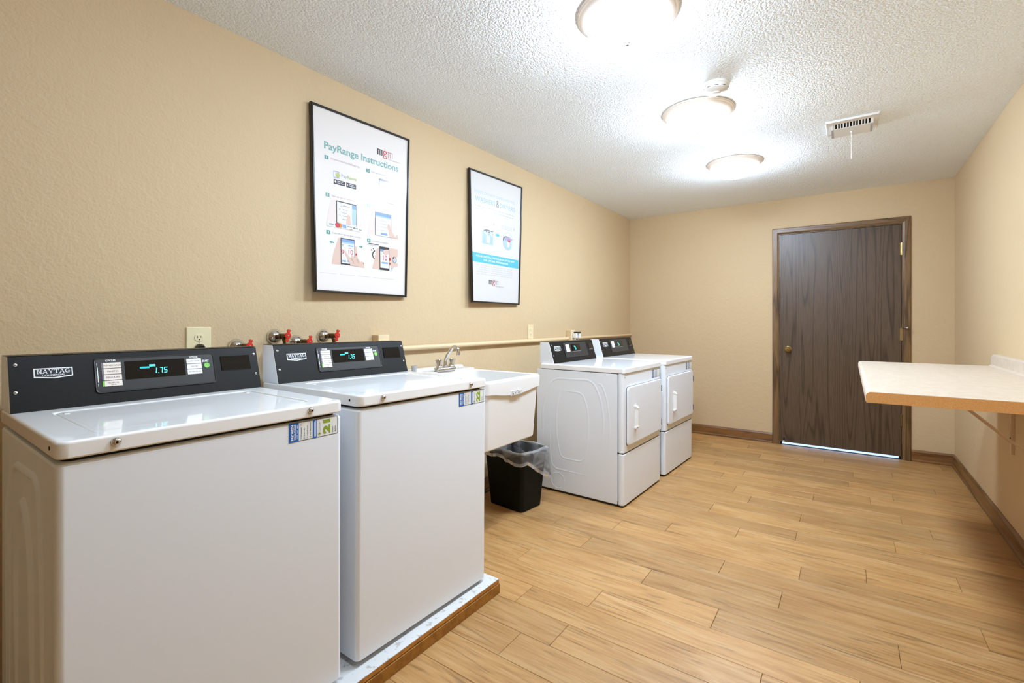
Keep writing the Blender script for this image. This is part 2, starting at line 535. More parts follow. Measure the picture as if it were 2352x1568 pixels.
AX = {'x': Matrix(((0, 0, 1, 0), (0, 1, 0, 0), (-1, 0, 0, 0), (0, 0, 0, 1))),     # local z -> +x
      'z': Matrix.Identity(4),
      '-z': Matrix(((1, 0, 0, 0), (0, -1, 0, 0), (0, 0, -1, 0), (0, 0, 0, 1))),
      '-y': Matrix(((1, 0, 0, 0), (0, 0, -1, 0), (0, 1, 0, 0), (0, 0, 0, 1))),     # local z -> -y
      }
def at(p, axis='z'): return Matrix.Translation(p) @ AX[axis]

# ------------------------------------------------------------------ room
W, D, H, YF = 2.852, 5.416, 2.44, -1.75
DX0, DX1, DZ = 1.548, 2.518, 2.098           # door opening

m = MB(); m.box(-0.12, 0, YF - 0.12, D + 0.12, -0.02, H + 0.05)
struct(m.out('wall_left', 'wall_paint', smooth=0))
m = MB(); m.box(W, W + 0.12, YF - 0.12, D + 0.12, -0.02, H + 0.05)
struct(m.out('wall_right', 'wall_paint', smooth=0))
m = MB()
m.box(0, DX0, D, D + 0.12, -0.02, H + 0.05); m.box(DX1, W, D, D + 0.12, -0.02, H + 0.05); m.box(DX0, DX1, D, D + 0.12, DZ, H + 0.05)
struct(m.out('wall_back', 'wall_paint', smooth=0))
m = MB(); m.box(0, W, YF - 0.12, YF, -0.02, H + 0.05)
struct(m.out('wall_front', 'wall_paint', smooth=0))
m = MB(); m.box(0, W, YF, D, H, H + 0.05)
struct(m.out('ceiling', 'ceiling_popcorn', smooth=0))

# floor: each plank its own board, laid across the room, joints where the photograph has them
m = MB(); m.box(0, W, YF, D + 0.12, -0.02, -0.006)
floor = struct(m.out('floor', 'dark_underlay', smooth=0))
PW, PL, PY = 0.1527, 0.94, 1.532
JOINT = {0: 1.207, 1: .967, 2: 1.215, 3: .735, 4: 1.335, 5: .942, 6: .669, 7: .992, 8: 1.252, 9: .66, 10: .962, 11: 1.388,
         12: .942, 13: 1.569, 14: 1.447, 15: .984, 16: 1.303, 17: 1.434, 18: 1.182, 19: .748, 20: 1.213, 21: 1.466, 22: 1.009, 23: 1.324, 24: .873}
def make_plank(x0, x1, y0, y1):
    mb = MB(); g, b, t = 0.0006, 0.0012, 0.006
    lx, ly = x1 - x0 - 2 * g, y1 - y0 - 2 * g
    mb.loft([[(0, 0, 0), (lx, 0, 0), (lx, ly, 0), (0, ly, 0)], [(0, 0, t - b), (lx, 0, t - b), (lx, ly, t - b), (0, ly, t - b)],
             [(b, b, t), (lx - b, b, t), (lx - b, ly - b, t), (b, ly - b, t)]], cap0=False)
    o = mb.out('plank', 'oak_plank', floor, smooth=0, recalc=False)
    o.location = (x0 + g, y0 + g, -0.006)
for k in range(-21, 26):
    y0, y1 = PY + PW * k, PY + PW * (k + 1)
    y0, y1 = max(y0, YF), min(y1, D)
    if y1 - y0 < 0.02: continue
    j = JOINT.get(k, random.uniform(0.2, 1.1)) % PL
    xs = [0.0]
    if j > 0.04: xs.append(j)
    while xs[-1] + PL < W - 0.03: xs.append((j if len(xs) == 1 and j > 0.04 else xs[-1]) + PL if len(xs) > 1 or j <= 0.04 else j)
    xs = sorted(set([x for x in xs if x < W - 0.03])) + [W]
    for a, b in zip(xs, xs[1:]): make_plank(a, b, y0, y1)

# baseboards: profiled boards
def baseboard(name, p0, p1, nx, ny, label, mname):
    prof = [(0, 0), (0.019, 0), (0.019, 0.014), (0.0125, 0.021), (0.0125, 0.086), (0.008, 0.095), (0.006, 0.1015), (0, 0.1015)]
    mb = MB()
    L = [[(p[0] + nx * d, p[1] + ny * d, z) for d, z in prof] for p in (p0, p1)]
    mb.loft(L)
    return struct(mb.out(name, mname, smooth=25), label)
baseboard('baseboard_back', (0.0, D), (1.4965, D), 0, -1, 'brown wood baseboard along the end wall left of the door', 'base_oak')
baseboard('baseboard_corner', (2.5735, D), (W, D), 0, -1, 'short brown wood baseboard between the door casing and the corner', 'base_oak')
baseboard('baseboard_right', (W, D), (W, YF), -1, 0, 'brown wood baseboard running along the right wall', 'base_oak_long')
baseboard('baseboard_left', (0, YF), (0, D), 1, 0, 'brown wood baseboard behind the machines', 'base_oak_long')

# outside the door: stoop lit by the daylight that shows under the door
m = MB(); m.box(DX0 - 0.6, DX1 + 0.6, D + 0.122, D + 1.8, -0.08, -0.012)
struct(m.out('ground_outside', 'concrete', smooth=0), 'concrete stoop outside the door')
m = MB(); m.loft([[(x, D - 0.005, 0), (x, D + 0.012, 0.006), (x, D + 0.07, 0.008), (x, D + 0.115, 0.0), (x, D + 0.115, -0.01), (x, D - 0.005, -0.001)] for x in (DX0 + 0.012, DX1 - 0.012)])
struct(m.out('trim_threshold', 'aluminium', smooth=0), 'aluminium threshold strip under the brown door')

# door casing (mitred), jamb, door
cw = 0.055
m = MB()
yc0, yc1 = D - 0.017, D
def casing_piece(mb, prof_pts):
    mb.loft(prof_pts)
xo0, xo1, zo = DX0 - cw + 0.005, DX1 + cw - 0.005, DZ + cw - 0.005
xi0, xi1, zi = DX0 + 0.005, DX1 - 0.005, DZ - 0.005
def sect(xa, xb, z):        # section across a side casing: outer edge xa, inner edge xb
    s = 1 if xb > xa else -1
    return [(xa, yc1, z), (xa, yc0 + 0.004, z), (xa + s * 0.006, yc0, z), (xb - s * 0.014, yc0, z), (xb, yc0 + 0.006, z), (xb, yc1, z)]
def mit(xa, xb, za, zb):    # same section at the mitre
    pts = []
    for (x, y, _), t in zip(sect(xa, xb, 0), (0, 0, 0.006 / cw, 1 - 0.014 / cw, 1, 1)):
        pts.append((x, y, za + (zb - za) * t))
    return pts
m.loft([sect(xo0, xi0, 0.0), mit(xo0, xi0, zo, zi)]); m.loft([sect(xo1, xi1, 0.0), mit(xo1, xi1, zo, zi)])
casing = m.out('trim_door_casing', 'casing_oak', smooth=0)
struct(casing, 'brown oak casing around the door')
m = MB(); m.loft([mit(xo0, xi0, zo, zi), mit(xo1, xi1, zo, zi)])
m.out('head_casing', 'casing_oak_flat', casing, smooth=0)
m = MB()
m.box(DX0 + 0.012, DX0 + 0.030, D + 0.048, D + 0.075, 0, DZ - 0.012); m.box(DX1 - 0.030, DX1 - 0.012, D + 0.048, D + 0.075, 0, DZ - 0.012); m.box(DX0 + 0.030, DX1 - 0.030, D + 0.048, D + 0.075, DZ - 0.030, DZ - 0.012)  # unseen stop strips behind the door, added to block daylight leaks
m.box(DX0, DX0 + 0.012, D, D + 0.12, 0, DZ); m.box(DX1 - 0.012, DX1, D, D + 0.12, 0, DZ); m.box(DX0 + 0.012, DX1 - 0.012, D, D + 0.12, DZ - 0.012, DZ)
m.out('jamb', 'casing_oak', casing, smooth=0)
m = MB(); m.box(DX0 + 0.0121, DX0 + 0.0135, D + 0.003, D + 0.03, 0.92, 0.98)
m.out('strike_plate', 'brass', casing, smooth=0)

dx0, dx1, dz0, dz1 = DX0 + 0.0145, DX1 - 0.0145, 0.026, DZ - 0.0145
m = MB(); m.box(dx0, dx1, D + 0.004, D + 0.046, dz0, dz1)
door = struct(m.out('door_1', 'door_oak', smooth=0, bevel=0.0015), 'dark brown flush oak door')
m = MB(); m.lathe([(0.0, 0.0), (0.031, 0.0), (0.031, 0.004), (0.024, 0.009), (0.011, 0.012), (0.010, 0.026), (0.020, 0.034), (0.0255, 0.046), (0.0245, 0.056), (0.017, 0.063), (0.0, 0.064)], 28, at((1.632, D + 0.004, 0.952), '-y'))
kn = m.out('door_knob', 'brass', door)
m = MB(); m.lathe([(0, 0), (0.007, 0), (0.007, 0.004), (0.0, 0.005)], 14, at((1.632, D - 0.0598, 0.952), '-y')); m.box(1.6305, 1.6335, D - 0.066, D - 0.064, 0.948, 0.956)
m.out('knob_button', 'brass_dull', kn)
for z in (1.866, 1.109, 0.346):
    m = MB()
    m.tube([(dx1 + 0.004, D - 0.006, z - 0.055), (dx1 + 0.004, D - 0.006, z + 0.055)], 0.0065, 10)
    m.tube([(dx1 + 0.004, D - 0.006, z + 0.055), (dx1 + 0.004, D - 0.006, z + 0.062)], [0.008, 0.003], 10)
    m.box(dx1 - 0.010, dx1 + 0.012, D - 0.0005, D + 0.0035, z - 0.052, z + 0.052)
    hg = m.out('hinge', 'brass' if z > 0.5 else 'brass_dull', door)
    if 0.5 < z < 1.5:          # the hinge-pin stop
        q = MB(); q.tube([(dx1 + 0.004, D - 0.006, z + 0.058), (dx1 + 0.012, D - 0.03, z + 0.058), (dx1 + 0.030, D - 0.045, z + 0.058)], 0.0045, 8)
        q.tube([(dx1 + 0.030, D - 0.045, z + 0.058), (dx1 + 0.044, D - 0.048, z + 0.058)], 0.008, 10)
        q.out('hinge_stop', 'chrome', hg)
m = MB(); m.box(1.592, 1.604, D - 0.002, D + 0.0035, 0.028, 0.07); m.tube([(1.598, D - 0.004, 0.062), (1.598, D - 0.03, 0.05)], 0.004, 8)
ds = m.out('door_stop', 'black_plastic', door)
m = MB(); m.lathe([(0, 0), (0.009, 0), (0.0095, 0.012), (0.006, 0.018), (0, 0.019)], 14, at((1.598, D - 0.03, 0.046), '-z'))
m.out('rubber_tip', 'white_plastic', ds)

# ------------------------------------------------------------------ ceiling fixtures
def ceiling_lamp(y, label, glass='lamp_glass'):
    t = thing('ceiling_lamp', label, 'ceiling lamp', (1.405, y, H), group='flush ceiling lamps in a row')
    mb = MB()
    mb.lathe([(0.10, -0.001), (0.194, -0.001), (0.196, -0.003), (0.196, -0.009), (0.1925, -0.0115), (0.191, -0.014), (0.185, -0.018), (0.182, -0.022), (0.170, -0.031), (0.163, -0.033), (0.158, -0.029), (0.10, -0.015)], 56)
    mb.out('lamp_rim', 'rim_cream', t, smooth=20)
    mb = MB()
    R = 0.160
    prof = [(R * math.cos(a) ** 0.85, -0.0205 - 0.0945 * math.sin(a)) for a in [math.radians(d) for d in range(0, 90, 9)]] + [(0.0, -0.115)]
    mb.lathe(prof, 48)
    mb.out('lamp_bowl', glass, t, smooth=60)
    mb = MB(); mb.lathe([(0.0, -0.114), (0.013, -0.1155), (0.013, -0.119), (0.008, -0.121), (0.008, -0.127), (0.0, -0.129)], 18)
    mb.out('finial', 'finial_grey', t)
    return t
ceiling_lamp(1.80, 'glowing white bowl ceiling lamp with nickel rim, nearest of the row')
ceiling_lamp(2.88, 'glowing white bowl ceiling lamp right behind the smoke detector')
ceiling_lamp(3.965, 'glowing white bowl ceiling lamp closest to the brown door')

ceiling_lamp(0.72, 'white bowl ceiling lamp over the first washer, next in the row', 'lamp_glass_dim')

t = thing('smoke_detector', 'round white smoke detector on the ceiling between two lamps', 'smoke detector', (1.562, 2.605, H))
m = MB(); m.lathe([(0.0, 0), (0.068, 0), (0.068, -0.010), (0.066, -0.012), (0.0, -0.012)], 40); m.out('mounting_plate', 'white_plastic', t, smooth=30)
m = MB(); m.lathe([(0.0, -0.012), (0.063, -0.012), (0.064, -0.020), (0.058, -0.030), (0.044, -0.038), (0.026, -0.041), (0.024, -0.047), (0.014, -0.049), (0, -0.049)], 40); m.out('housing', 'white_plastic', t, smooth=25)
m = MB()
for k in range(10):
    a = 2 * math.pi * k / 10
    m.box(-0.008, 0.008, -0.0012, 0.0012, -0.0012, 0.0012, Matrix.Translation((0.0615 * math.cos(a), 0.0615 * math.sin(a), -0.0265)) @ Matrix.Rotation(a + math.pi / 2, 4, 'Z'))
m.out('vent_slot', 'label_grey', t)['kind'] = 'stuff'

t = thing('ceiling_vent', 'white metal air vent with slots and pull chain on the ceiling', 'air vent', (2.139, 3.60, H))
m = MB()
vx, vy = 0.132, 0.122
ix, iy0, iy1 = 0.104, -0.060, 0.088
def vring(o, i, z): return None
O = [(-vx, -vy), (vx, -vy), (vx, vy), (-vx, vy)]; I = [(-ix, iy0), (ix, iy0), (ix, iy1), (-ix, iy1)]
O2 = [(x * 0.975, y * 0.97) for x, y in O]
m.loft([[(x, y, -0.0005) for x, y in O], [(x, y, -0.004) for x, y in O], [(x, y, -0.012) for x, y in O2], [(x, y, -0.007) for x, y in I], [(x, y, -0.0015) for x, y in I]], False, False)
m.out('vent_frame', 'vent_white', t, smooth=20)
m = MB(); m.box(-ix, ix, iy0, iy1, -0.0012, -0.0006); m.out('duct', 'dark_gap', t, smooth=0)
m = MB()                          # angled deflector plate with solid ends
m.loft([[(x, iy0 + 0.036, -0.026), (x, iy1 + 0.004, -0.040), (x, iy1 + 0.004, -0.037), (x, iy0 + 0.036, -0.023)] for x in (-ix, ix)])
m.loft([[(x, iy0, -0.006), (x, iy0 + 0.036, -0.026), (x, iy1 + 0.004, -0.040), (x, iy1 + 0.004, -0.004)] for x in (-ix - 0.002, -ix + 0.012)])
m.loft([[(x, iy0, -0.006), (x, iy0 + 0.036, -0.026), (x, iy1 + 0.004, -0.040), (x, iy1 + 0.004, -0.004)] for x in (ix - 0.012, ix + 0.002)])
m.out('deflector', 'vent_white', t, smooth=0)
for k in range(12):
    x = -ix + 0.0135 + (2 * ix - 0.027) * (k + 0.5) / 12 - 0.0075
    m = MB(); m.loft([[(xx, iy0, -0.004), (xx, iy0, -0.007), (xx, iy0 + 0.036, -0.026), (xx, iy0 + 0.036, -0.020)] for xx in (x, x + 0.0065)])
    m.out('slat', 'vent_white', t, smooth=0)
m = MB(); m.lathe([(0, 0), (0.006, 0.001), (0.006, 0.006), (0.0, 0.009)], 12, at((-0.002, 0.035, -0.034), '-z')); m.out('damper_knob', 'white_plastic', t)
m = MB()
for k in range(34):
    m.lathe([(0, -0.0024), (0.0021, -0.0012), (0.0021, 0.0012), (0, 0.0024)], 6, Matrix.Translation((-0.002, 0.035, -0.044 - 0.0049 * k)))
ch = m.out('pull_chain', 'white_plastic', t); ch['kind'] = 'stuff'

# ------------------------------------------------------------------ machine console (shared by washers and dryers)
def serif_word(mb, word, x0, y0, x1, y1, lift):
    """wide slab-serif capitals drawn as strokes"""
    L = {
        'M': [((0.02, 0), (0.02, .12), (.34, .12), (.34, 0)), ((.66, 0), (.66, .12), (.98, .12), (.98, 0)), ((.02, .88), (.02, 1), (.30, 1), (.30, .88)), ((.70, .88), (.70, 1), (.98, 1), (.98, .88)),
              ((.12, .1), (.24, .1), (.24, .9), (.12, .9)), ((.74, .1), (.88, .1), (.88, .9), (.74, .9)), ((.22, 1), (.36, 1), (.57, .2), (.46, .1)), ((.64, 1), (.76, 1), (.55, .1), (.46, .1))],
        'A': [((0, 0), (0, .12), (.32, .12), (.32, 0)), ((.66, 0), (.66, .12), (1, .12), (1, 0)), ((.10, .1), (.20, .1), (.53, 1), (.43, 1)), ((.72, .1), (.90, .1), (.60, 1), (.43, 1)), ((.26, .3), (.26, .42), (.74, .42), (.74, .3))],
        'Y': [((.02, .88), (.02, 1), (.36, 1), (.36, .88)), ((.66, .88), (.66, 1), (.98, 1), (.98, .88)), ((.12, .92), (.30, .92), (.58, .42), (.44, .38)), ((.76, .92), (.86, .92), (.56, .38), (.48, .46)), ((.43, .1), (.58, .1), (.58, .46), (.43, .46)), ((.30, 0), (.30, .12), (.70, .12), (.70, 0))],
        'T': [((.04, .86), (.04, 1), (.96, 1), (.96, .86)), ((.04, .66), (.04, .9), (.12, .9), (.12, .66)), ((.88, .66), (.88, .9), (.96, .9), (.96, .66)), ((.42, .1), (.58, .1), (.58, .9), (.42, .9)), ((.28, 0), (.28, .12), (.72, .12), (.72, 0))],
        'G': [((.05, .3), (.05, .7), (.22, .7), (.22, .3)), ((.05, .7), (.30, 1), (.42, .88), (.22, .66)), ((.30, 1), (.70, 1), (.70, .88), (.40, .88)), ((.70, 1), (.86, .86), (.86, .66), (.78, .66)), ((.05, .3), (.22, .34), (.42, .12), (.30, 0)), ((.30, 0), (.40, .12), (.74, .12), (.80, 0)), ((.72, 0), (.72, .46), (.88, .46), (.88, 0)), ((.56, .38), (.56, .5), (.97, .5), (.97, .38))],
    }
    n = len(word); wd = (x1 - x0) / n
    for i, c in enumerate(word):
        for q in L[c]:
            mb.poly([(x0 + wd * (i + 0.02 + 0.96 * px), y0 + (y1 - y0) * py) for px, py in q], lift)

def build_console(root, hw, xb, zb, xt, zt, back, dryer):
    """hw half width; sloping face from (xb, zb) to (xt, zt); y runs to the viewer's right"""
    # the enamelled housing
    mb = MB()
    prof = [(back, zb), (xb - 0.003, zb), (xt - 0.003, zt - 0.002), (xt - 0.008, zt + 0.001), (back, zt + 0.001)]
    mb.loft([[(x, y, z) for x, z in prof] for y in (-hw, hw)])
    con = mb.out('console', 'enamel_satin', root, smooth=0, bevel=0.0015, seg=1)
    SL = math.hypot(xt - xb, zt - zb)
    ux, uz = (xt - xb) / SL, (zt - zb) / SL
    nx, nz = uz, -ux
    Wd = 2 * hw
    def F(y, s, lift):                 # y from the left end (0..Wd), s 0..1 up the slope
        return Vector((xb + ux * s * SL + nx * lift, -hw + y, zb + uz * s * SL + nz * lift))
    def solid(mb, y0, y1, s0, s1, l0, l1, r=0.0, bev=0.0):
        rs = r / SL
        def lp(y0, y1, s0, s1, rr, l):
            pts = rrect(y0, y1, s0 * SL, s1 * SL, rr, 4)
            return [F(p.x, p.y / SL, l) for p in pts]
        loops = [lp(y0, y1, s0, s1, r, l0)]
        if bev:
            loops += [lp(y0, y1, s0, s1, r, l1 - bev), lp(y0 + bev, y1 - bev, s0 + bev / SL, s1 - bev / SL, max(r - bev, 1e-4), l1)]
        else:
            loops += [lp(y0, y1, s0, s1, r, l1)]
        mb.loft(loops)
    mb = MB(); solid(mb, 0.002, Wd - 0.002, 0.004, 0.996, -0.003, 0.0012, 0.001)
    mb.box(back + 0.001, xt + 0.0005, -hw + 0.001, hw - 0.001, zt + 0.0012, zt + 0.0024)
    mb.out('fascia', 'fascia_black', con, smooth=30)
    # raised panel with rolled rim
    py0, py1, ps0, ps1 = (0.180, 0.556, 0.215, 0.93) if dryer else (0.180, 0.514, 0.205, 0.905)
    if dryer: py0, py1 = 0.178, 0.534
    mb = MB()
    t = 0.0045
    def lpp(i, l): return [F(p.x, p.y / SL, l) for p in rrect(py0 + i, py1 - i, ps0 * SL + i, ps1 * SL - i, 0.011 - i * 0.6, 4)]
    mb.mat('display_black'); mb.loft([lpp(0, 0.001), lpp(0.0008, 0.0042)], False, False)
    mb.mat('panel_grey'); mb.loft([lpp(0.0008, 0.0042), lpp(0.002, 0.005), lpp(0.0038, 0.0042)], False, False)
    mb.loft([lpp(0.0038, 0.0042), lpp(0.005, 0.0028)], False, True)
    mb.out('control_panel', None, con, smooth=30)
    Z = 0.0031
    # badge
    by0, by1, bs0, bs1 = (0.046, 0.135, 0.59, 0.80) if dryer else (0.050, 0.133, 0.597, 0.765)
    mb = MB(); mb.fn = F
    def shield(y0, y1, s0, s1, dip, l): mb.poly([(y0, s0), ((y0 + y1) / 2, s0 - dip), (y1, s0), (y1, s1), (y0, s1)], l)
    mb.mat('label_white'); shield(by0, by1, bs0, bs1, 0.03, 0.0022)
    mb.mat('navy'); shield(by0 + 0.003, by1 - 0.003, bs0 + 0.02, bs1 - 0.02, 0.03, 0.0025)
    mb.mat('white_print')
    hgt = bs1 - bs0
    serif_word(mb, 'MAYTAG', by0 + 0.006, bs0 + hgt * 0.40, by1 - 0.006, bs0 + hgt * 0.84, 0.0028)
    mb.text('COMMERCIAL', by0 + 0.017, bs0 + hgt * 0.10, by1 - 0.017, bs0 + hgt * 0.30, 0.0028, 0.02)
    mb.out('badge', None, con, smooth=0, recalc=False)
    # screws
    for y, s in ((0.015, 0.85), (0.0125, 0.356), (Wd - 0.013, 0.83), (Wd - 0.015, 0.345)):
        mb = MB()
        M = Matrix.Translation(F(y, s, 0.001)) @ Vector((0, 0, 1)).rotation_difference(Vector((nx, 0, nz))).to_matrix().to_4x4()
        mb.mat('steel_screw'); mb.lathe([(0.0045, 0), (0.0045, 0.0014), (0.003, 0.0022), (0.0018, 0.0022)], 12, M)
        mb.mat('dark_gap'); mb.lathe([(0.0018, 0.0022), (0.0017, 0.0012), (0, 0.0012)], 12, M)
        mb.out('screw', None, con)
    # buttons on the left of the panel
    b0, b1 = (0.204, 0.262) if dryer else (0.198, 0.246)
    bs = (0.48, 0.845) if dryer else (0.326, 0.806)
    words = ['HIGH', 'MEDIUM', 'LOW'] if dryer else ['NORMAL', 'REGULAR', 'WHITES', 'POWERWASH']
    words = [None] * 4 if dryer else words
    dh = (bs[1] - bs[0]) / 4
    if not dryer:
        mb = MB(); mb.fn = F; mb.mat('white_print')
        mb.rect(0.1875, 0.42, 0.1895, 0.72, Z); mb.rect(0.1875, 0.745, 0.1885, 0.80, Z); mb.rect(0.1875, 0.34, 0.1885, 0.395, Z)
        mb.text('CYCLES', 0.209, 0.826, 0.234, 0.862, Z, 0.03)
        mb.text('OPTIONS', 0.437, 0.812, 0.462, 0.846, Z, 0.03)
        mb.text('START', 0.4755, 0.70, 0.496, 0.75, Z, 0.04)
        mb.out('panel_lettering', None, con, smooth=0, recalc=False)['kind'] = 'stuff'
    for k in range(4):
        mb = MB(); s0 = bs[0] + dh * k
        mb.mat('label_white' if dryer else 'label_ivory'); solid(mb, b0 + 0.005, b1, s0 + 0.006, s0 + dh - 0.006, 0.002, 0.0042, 0.001)
        mb.mat('green_button' if (k == 0 and not dryer) else 'label_grey'); solid(mb, b0, b0 + 0.0047, s0 + 0.006, s0 + dh - 0.006, 0.002, 0.0042, 0.0005)
        if words[k]:
            mb.fn = F; mb.mat('label_ink'); c = (b0 + 0.005 + b1) / 2; hl = 0.0023 * len(words[k])
            mb.text(words[k], c - hl, s0 + dh * (0.5 if k == 0 else 0.36), c + hl, s0 + dh * (0.74 if k == 0 else 0.62), 0.0045)
            if k == 0: mb.text('eco', c - 0.006, s0 + dh * 0.2, c + 0.006, s0 + dh * 0.36, 0.0045)
        mb.out('cycle_button', None, con, smooth=30)
    # display window with lit price
    d0, d1, e0, e1 = (0.288, 0.428, 0.50, 0.83) if dryer else (0.2555, 0.4205, 0.438, 0.81)
    mb = MB(); solid(mb, d0, d1, e0, e1, 0.002, 0.0038, 0.002)
    mb.out('display', 'display_black', con, smooth=30)
    if dryer:
        mb = MB(); solid(mb, d0, d1, e0 - 0.03, e0 - 0.008, 0.002, 0.0046, 0.0005); mb.out('display_lip', 'label_grey', con)
    mb = MB(); mb.fn = F; l = 0.0042
    def seg(x, y, w_, h_, names, sl=0.0022):
        t = 0.0021; ts = t / SL
        def P(a, b): return (x + a + sl * (b / h_ - 0.5), y + b)
        q = {'a': ((0.15 * w_, h_ - ts), (0.95 * w_, h_ - ts), (w_, h_), (0.1 * w_, h_)), 'd': ((0.05 * w_, 0), (0.9 * w_, 0), (0.85 * w_, ts), (0.1 * w_, ts)),
             'g': ((0.1 * w_, h_ / 2 - ts / 2), (0.9 * w_, h_ / 2 - ts / 2), (0.9 * w_, h_ / 2 + ts / 2), (0.1 * w_, h_ / 2 + ts / 2)),
             'f': ((0, h_ * 0.53), (t, h_ * 0.55), (t, h_ * 0.93), (0, h_ * 0.97)), 'e': ((0, h_ * 0.03), (t, h_ * 0.07), (t, h_ * 0.45), (0, h_ * 0.47)),
             'b': ((w_ - t, h_ * 0.55), (w_, h_ * 0.53), (w_, h_ * 0.97), (w_ - t, h_ * 0.93)), 'c': ((w_ - t, h_ * 0.07), (w_, h_ * 0.03), (w_, h_ * 0.47), (w_ - t, h_ * 0.45))}
        for c in names: mb.poly([P(a, b) for a, b in q[c]], l)
    mb.mat('led_cyan')
    if dryer:
        seg(0.335, 0.575, 0.011, 0.12, 'abcd'); seg(0.350, 0.575, 0.011, 0.12, 'afgcd')
        mb.rect(0.333, 0.72, 0.345, 0.755, l)
    else:
        seg(0.3365, 0.525, 0.006, 0.12, 'ef', 0.003); mb.rect(0.342, 0.523, 0.3445, 0.537, l)
        seg(0.3465, 0.525, 0.0085, 0.12, 'abc'); seg(0.3585, 0.525, 0.0095, 0.12, 'afgcd')
        mb.rect(0.3195, 0.674, 0.336, 0.716, l)
        mb.mat('led_teal'); mb.rect(0.2935, 0.640, 0.3195, 0.678, l)
        mb.mat('display_black'); mb.text('PRICE', 0.3215, 0.684, 0.334, 0.707, l + 0.0003)
    mb.out('price_digits', None, con, smooth=0, recalc=False)
    if not dryer:
        ob = ['EXTRA RINSE', 'DELUXE', 'SUPER WASH']
        dh = (0.797 - 0.440) / 3
        for k in range(3):
            mb = MB(); s0 = 0.440 + dh * k
            mb.mat('label_white'); solid(mb, 0.4265, 0.4715, s0 + 0.006, s0 + dh - 0.006, 0.002, 0.0042, 0.001)
            mb.fn = F; mb.mat('label_ink'); hl = 0.0017 * len(ob[k])
            mb.text(ob[k], 0.449 - hl, s0 + dh * 0.38, 0.449 + hl, s0 + dh * 0.6, 0.0045)
            mb.out('option_button', None, con, smooth=30)
        mb = MB()
        M = Matrix.Translation(F(0.488, 0.625, 0.002)) @ Vector((0, 0, 1)).rotation_difference(Vector((nx, 0, nz))).to_matrix().to_4x4()
        mb.lathe([(0.0095, 0), (0.0095, 0.0022), (0.008, 0.0034), (0.0, 0.0028)], 22, M)
        mb.out('start_button', 'green_button', con)
    # blank card-reader cover
    c0, c1, f0, f1 = (0.575, 0.636, 0.54, 0.84) if dryer else (0.535, 0.637, 0.472, 0.81)
    mb = MB(); solid(mb, c0, c1, f0, f1, 0.001, 0.0042, 0.0015, 0.0012)
    mb.out('card_reader_cover', 'display_black', con, smooth=30)
    if dryer:
        mb = MB(); solid(mb, c0, c1, f0 - 0.03, f0 - 0.01, 0.001, 0.004, 0.0005); mb.out('cover_lip', 'label_grey', con)
    return con

def bead(mb, path, plane_y, wdt, hgt, closed=False):
    """pressed rib on a side sheet (path in x,z; rises towards -y)"""
    P = [Vector((x, 0, z)) for x, z in path]; n = len(P); L = []
    for i, p in enumerate(P):
        a = P[(i - 1) % n] if closed or i > 0 else p; b = P[(i + 1) % n] if closed or i < n - 1 else p
        d = (b - a).normalized(); q = Vector((-d.z, 0, d.x))
        e = 0.05 if (not closed and i in (0, n - 1)) else 1.0
        L.append([p + q * (wdt * k * e) + Vector((0, plane_y - hgt * h * e, 0)) for k, h in ((-.5, -0.1), (-.25, .8), (0, 1), (.25, .8), (.5, -0.1))])
    if closed: L.append(L[0])
    mb.loft(L, False, False, closed=False)
def smoothpath(pts, r, n=5):
    out = [pts[0]]
    for a, b, c in zip(pts, pts[1:], pts[2:]):
        A, B, C = Vector(a), Vector(b), Vector(c)
        k1 = B + (A - B).normalized() * min(r, (A - B).length / 2); k2 = B + (C - B).normalized() * min(r, (C - B).length / 2)
        for i in range(n + 1):
            t = i / n
            out.append(tuple(k1 * (1 - t) ** 2 + B * 2 * t * (1 - t) + k2 * t * t))
    return out + [pts[-1]]

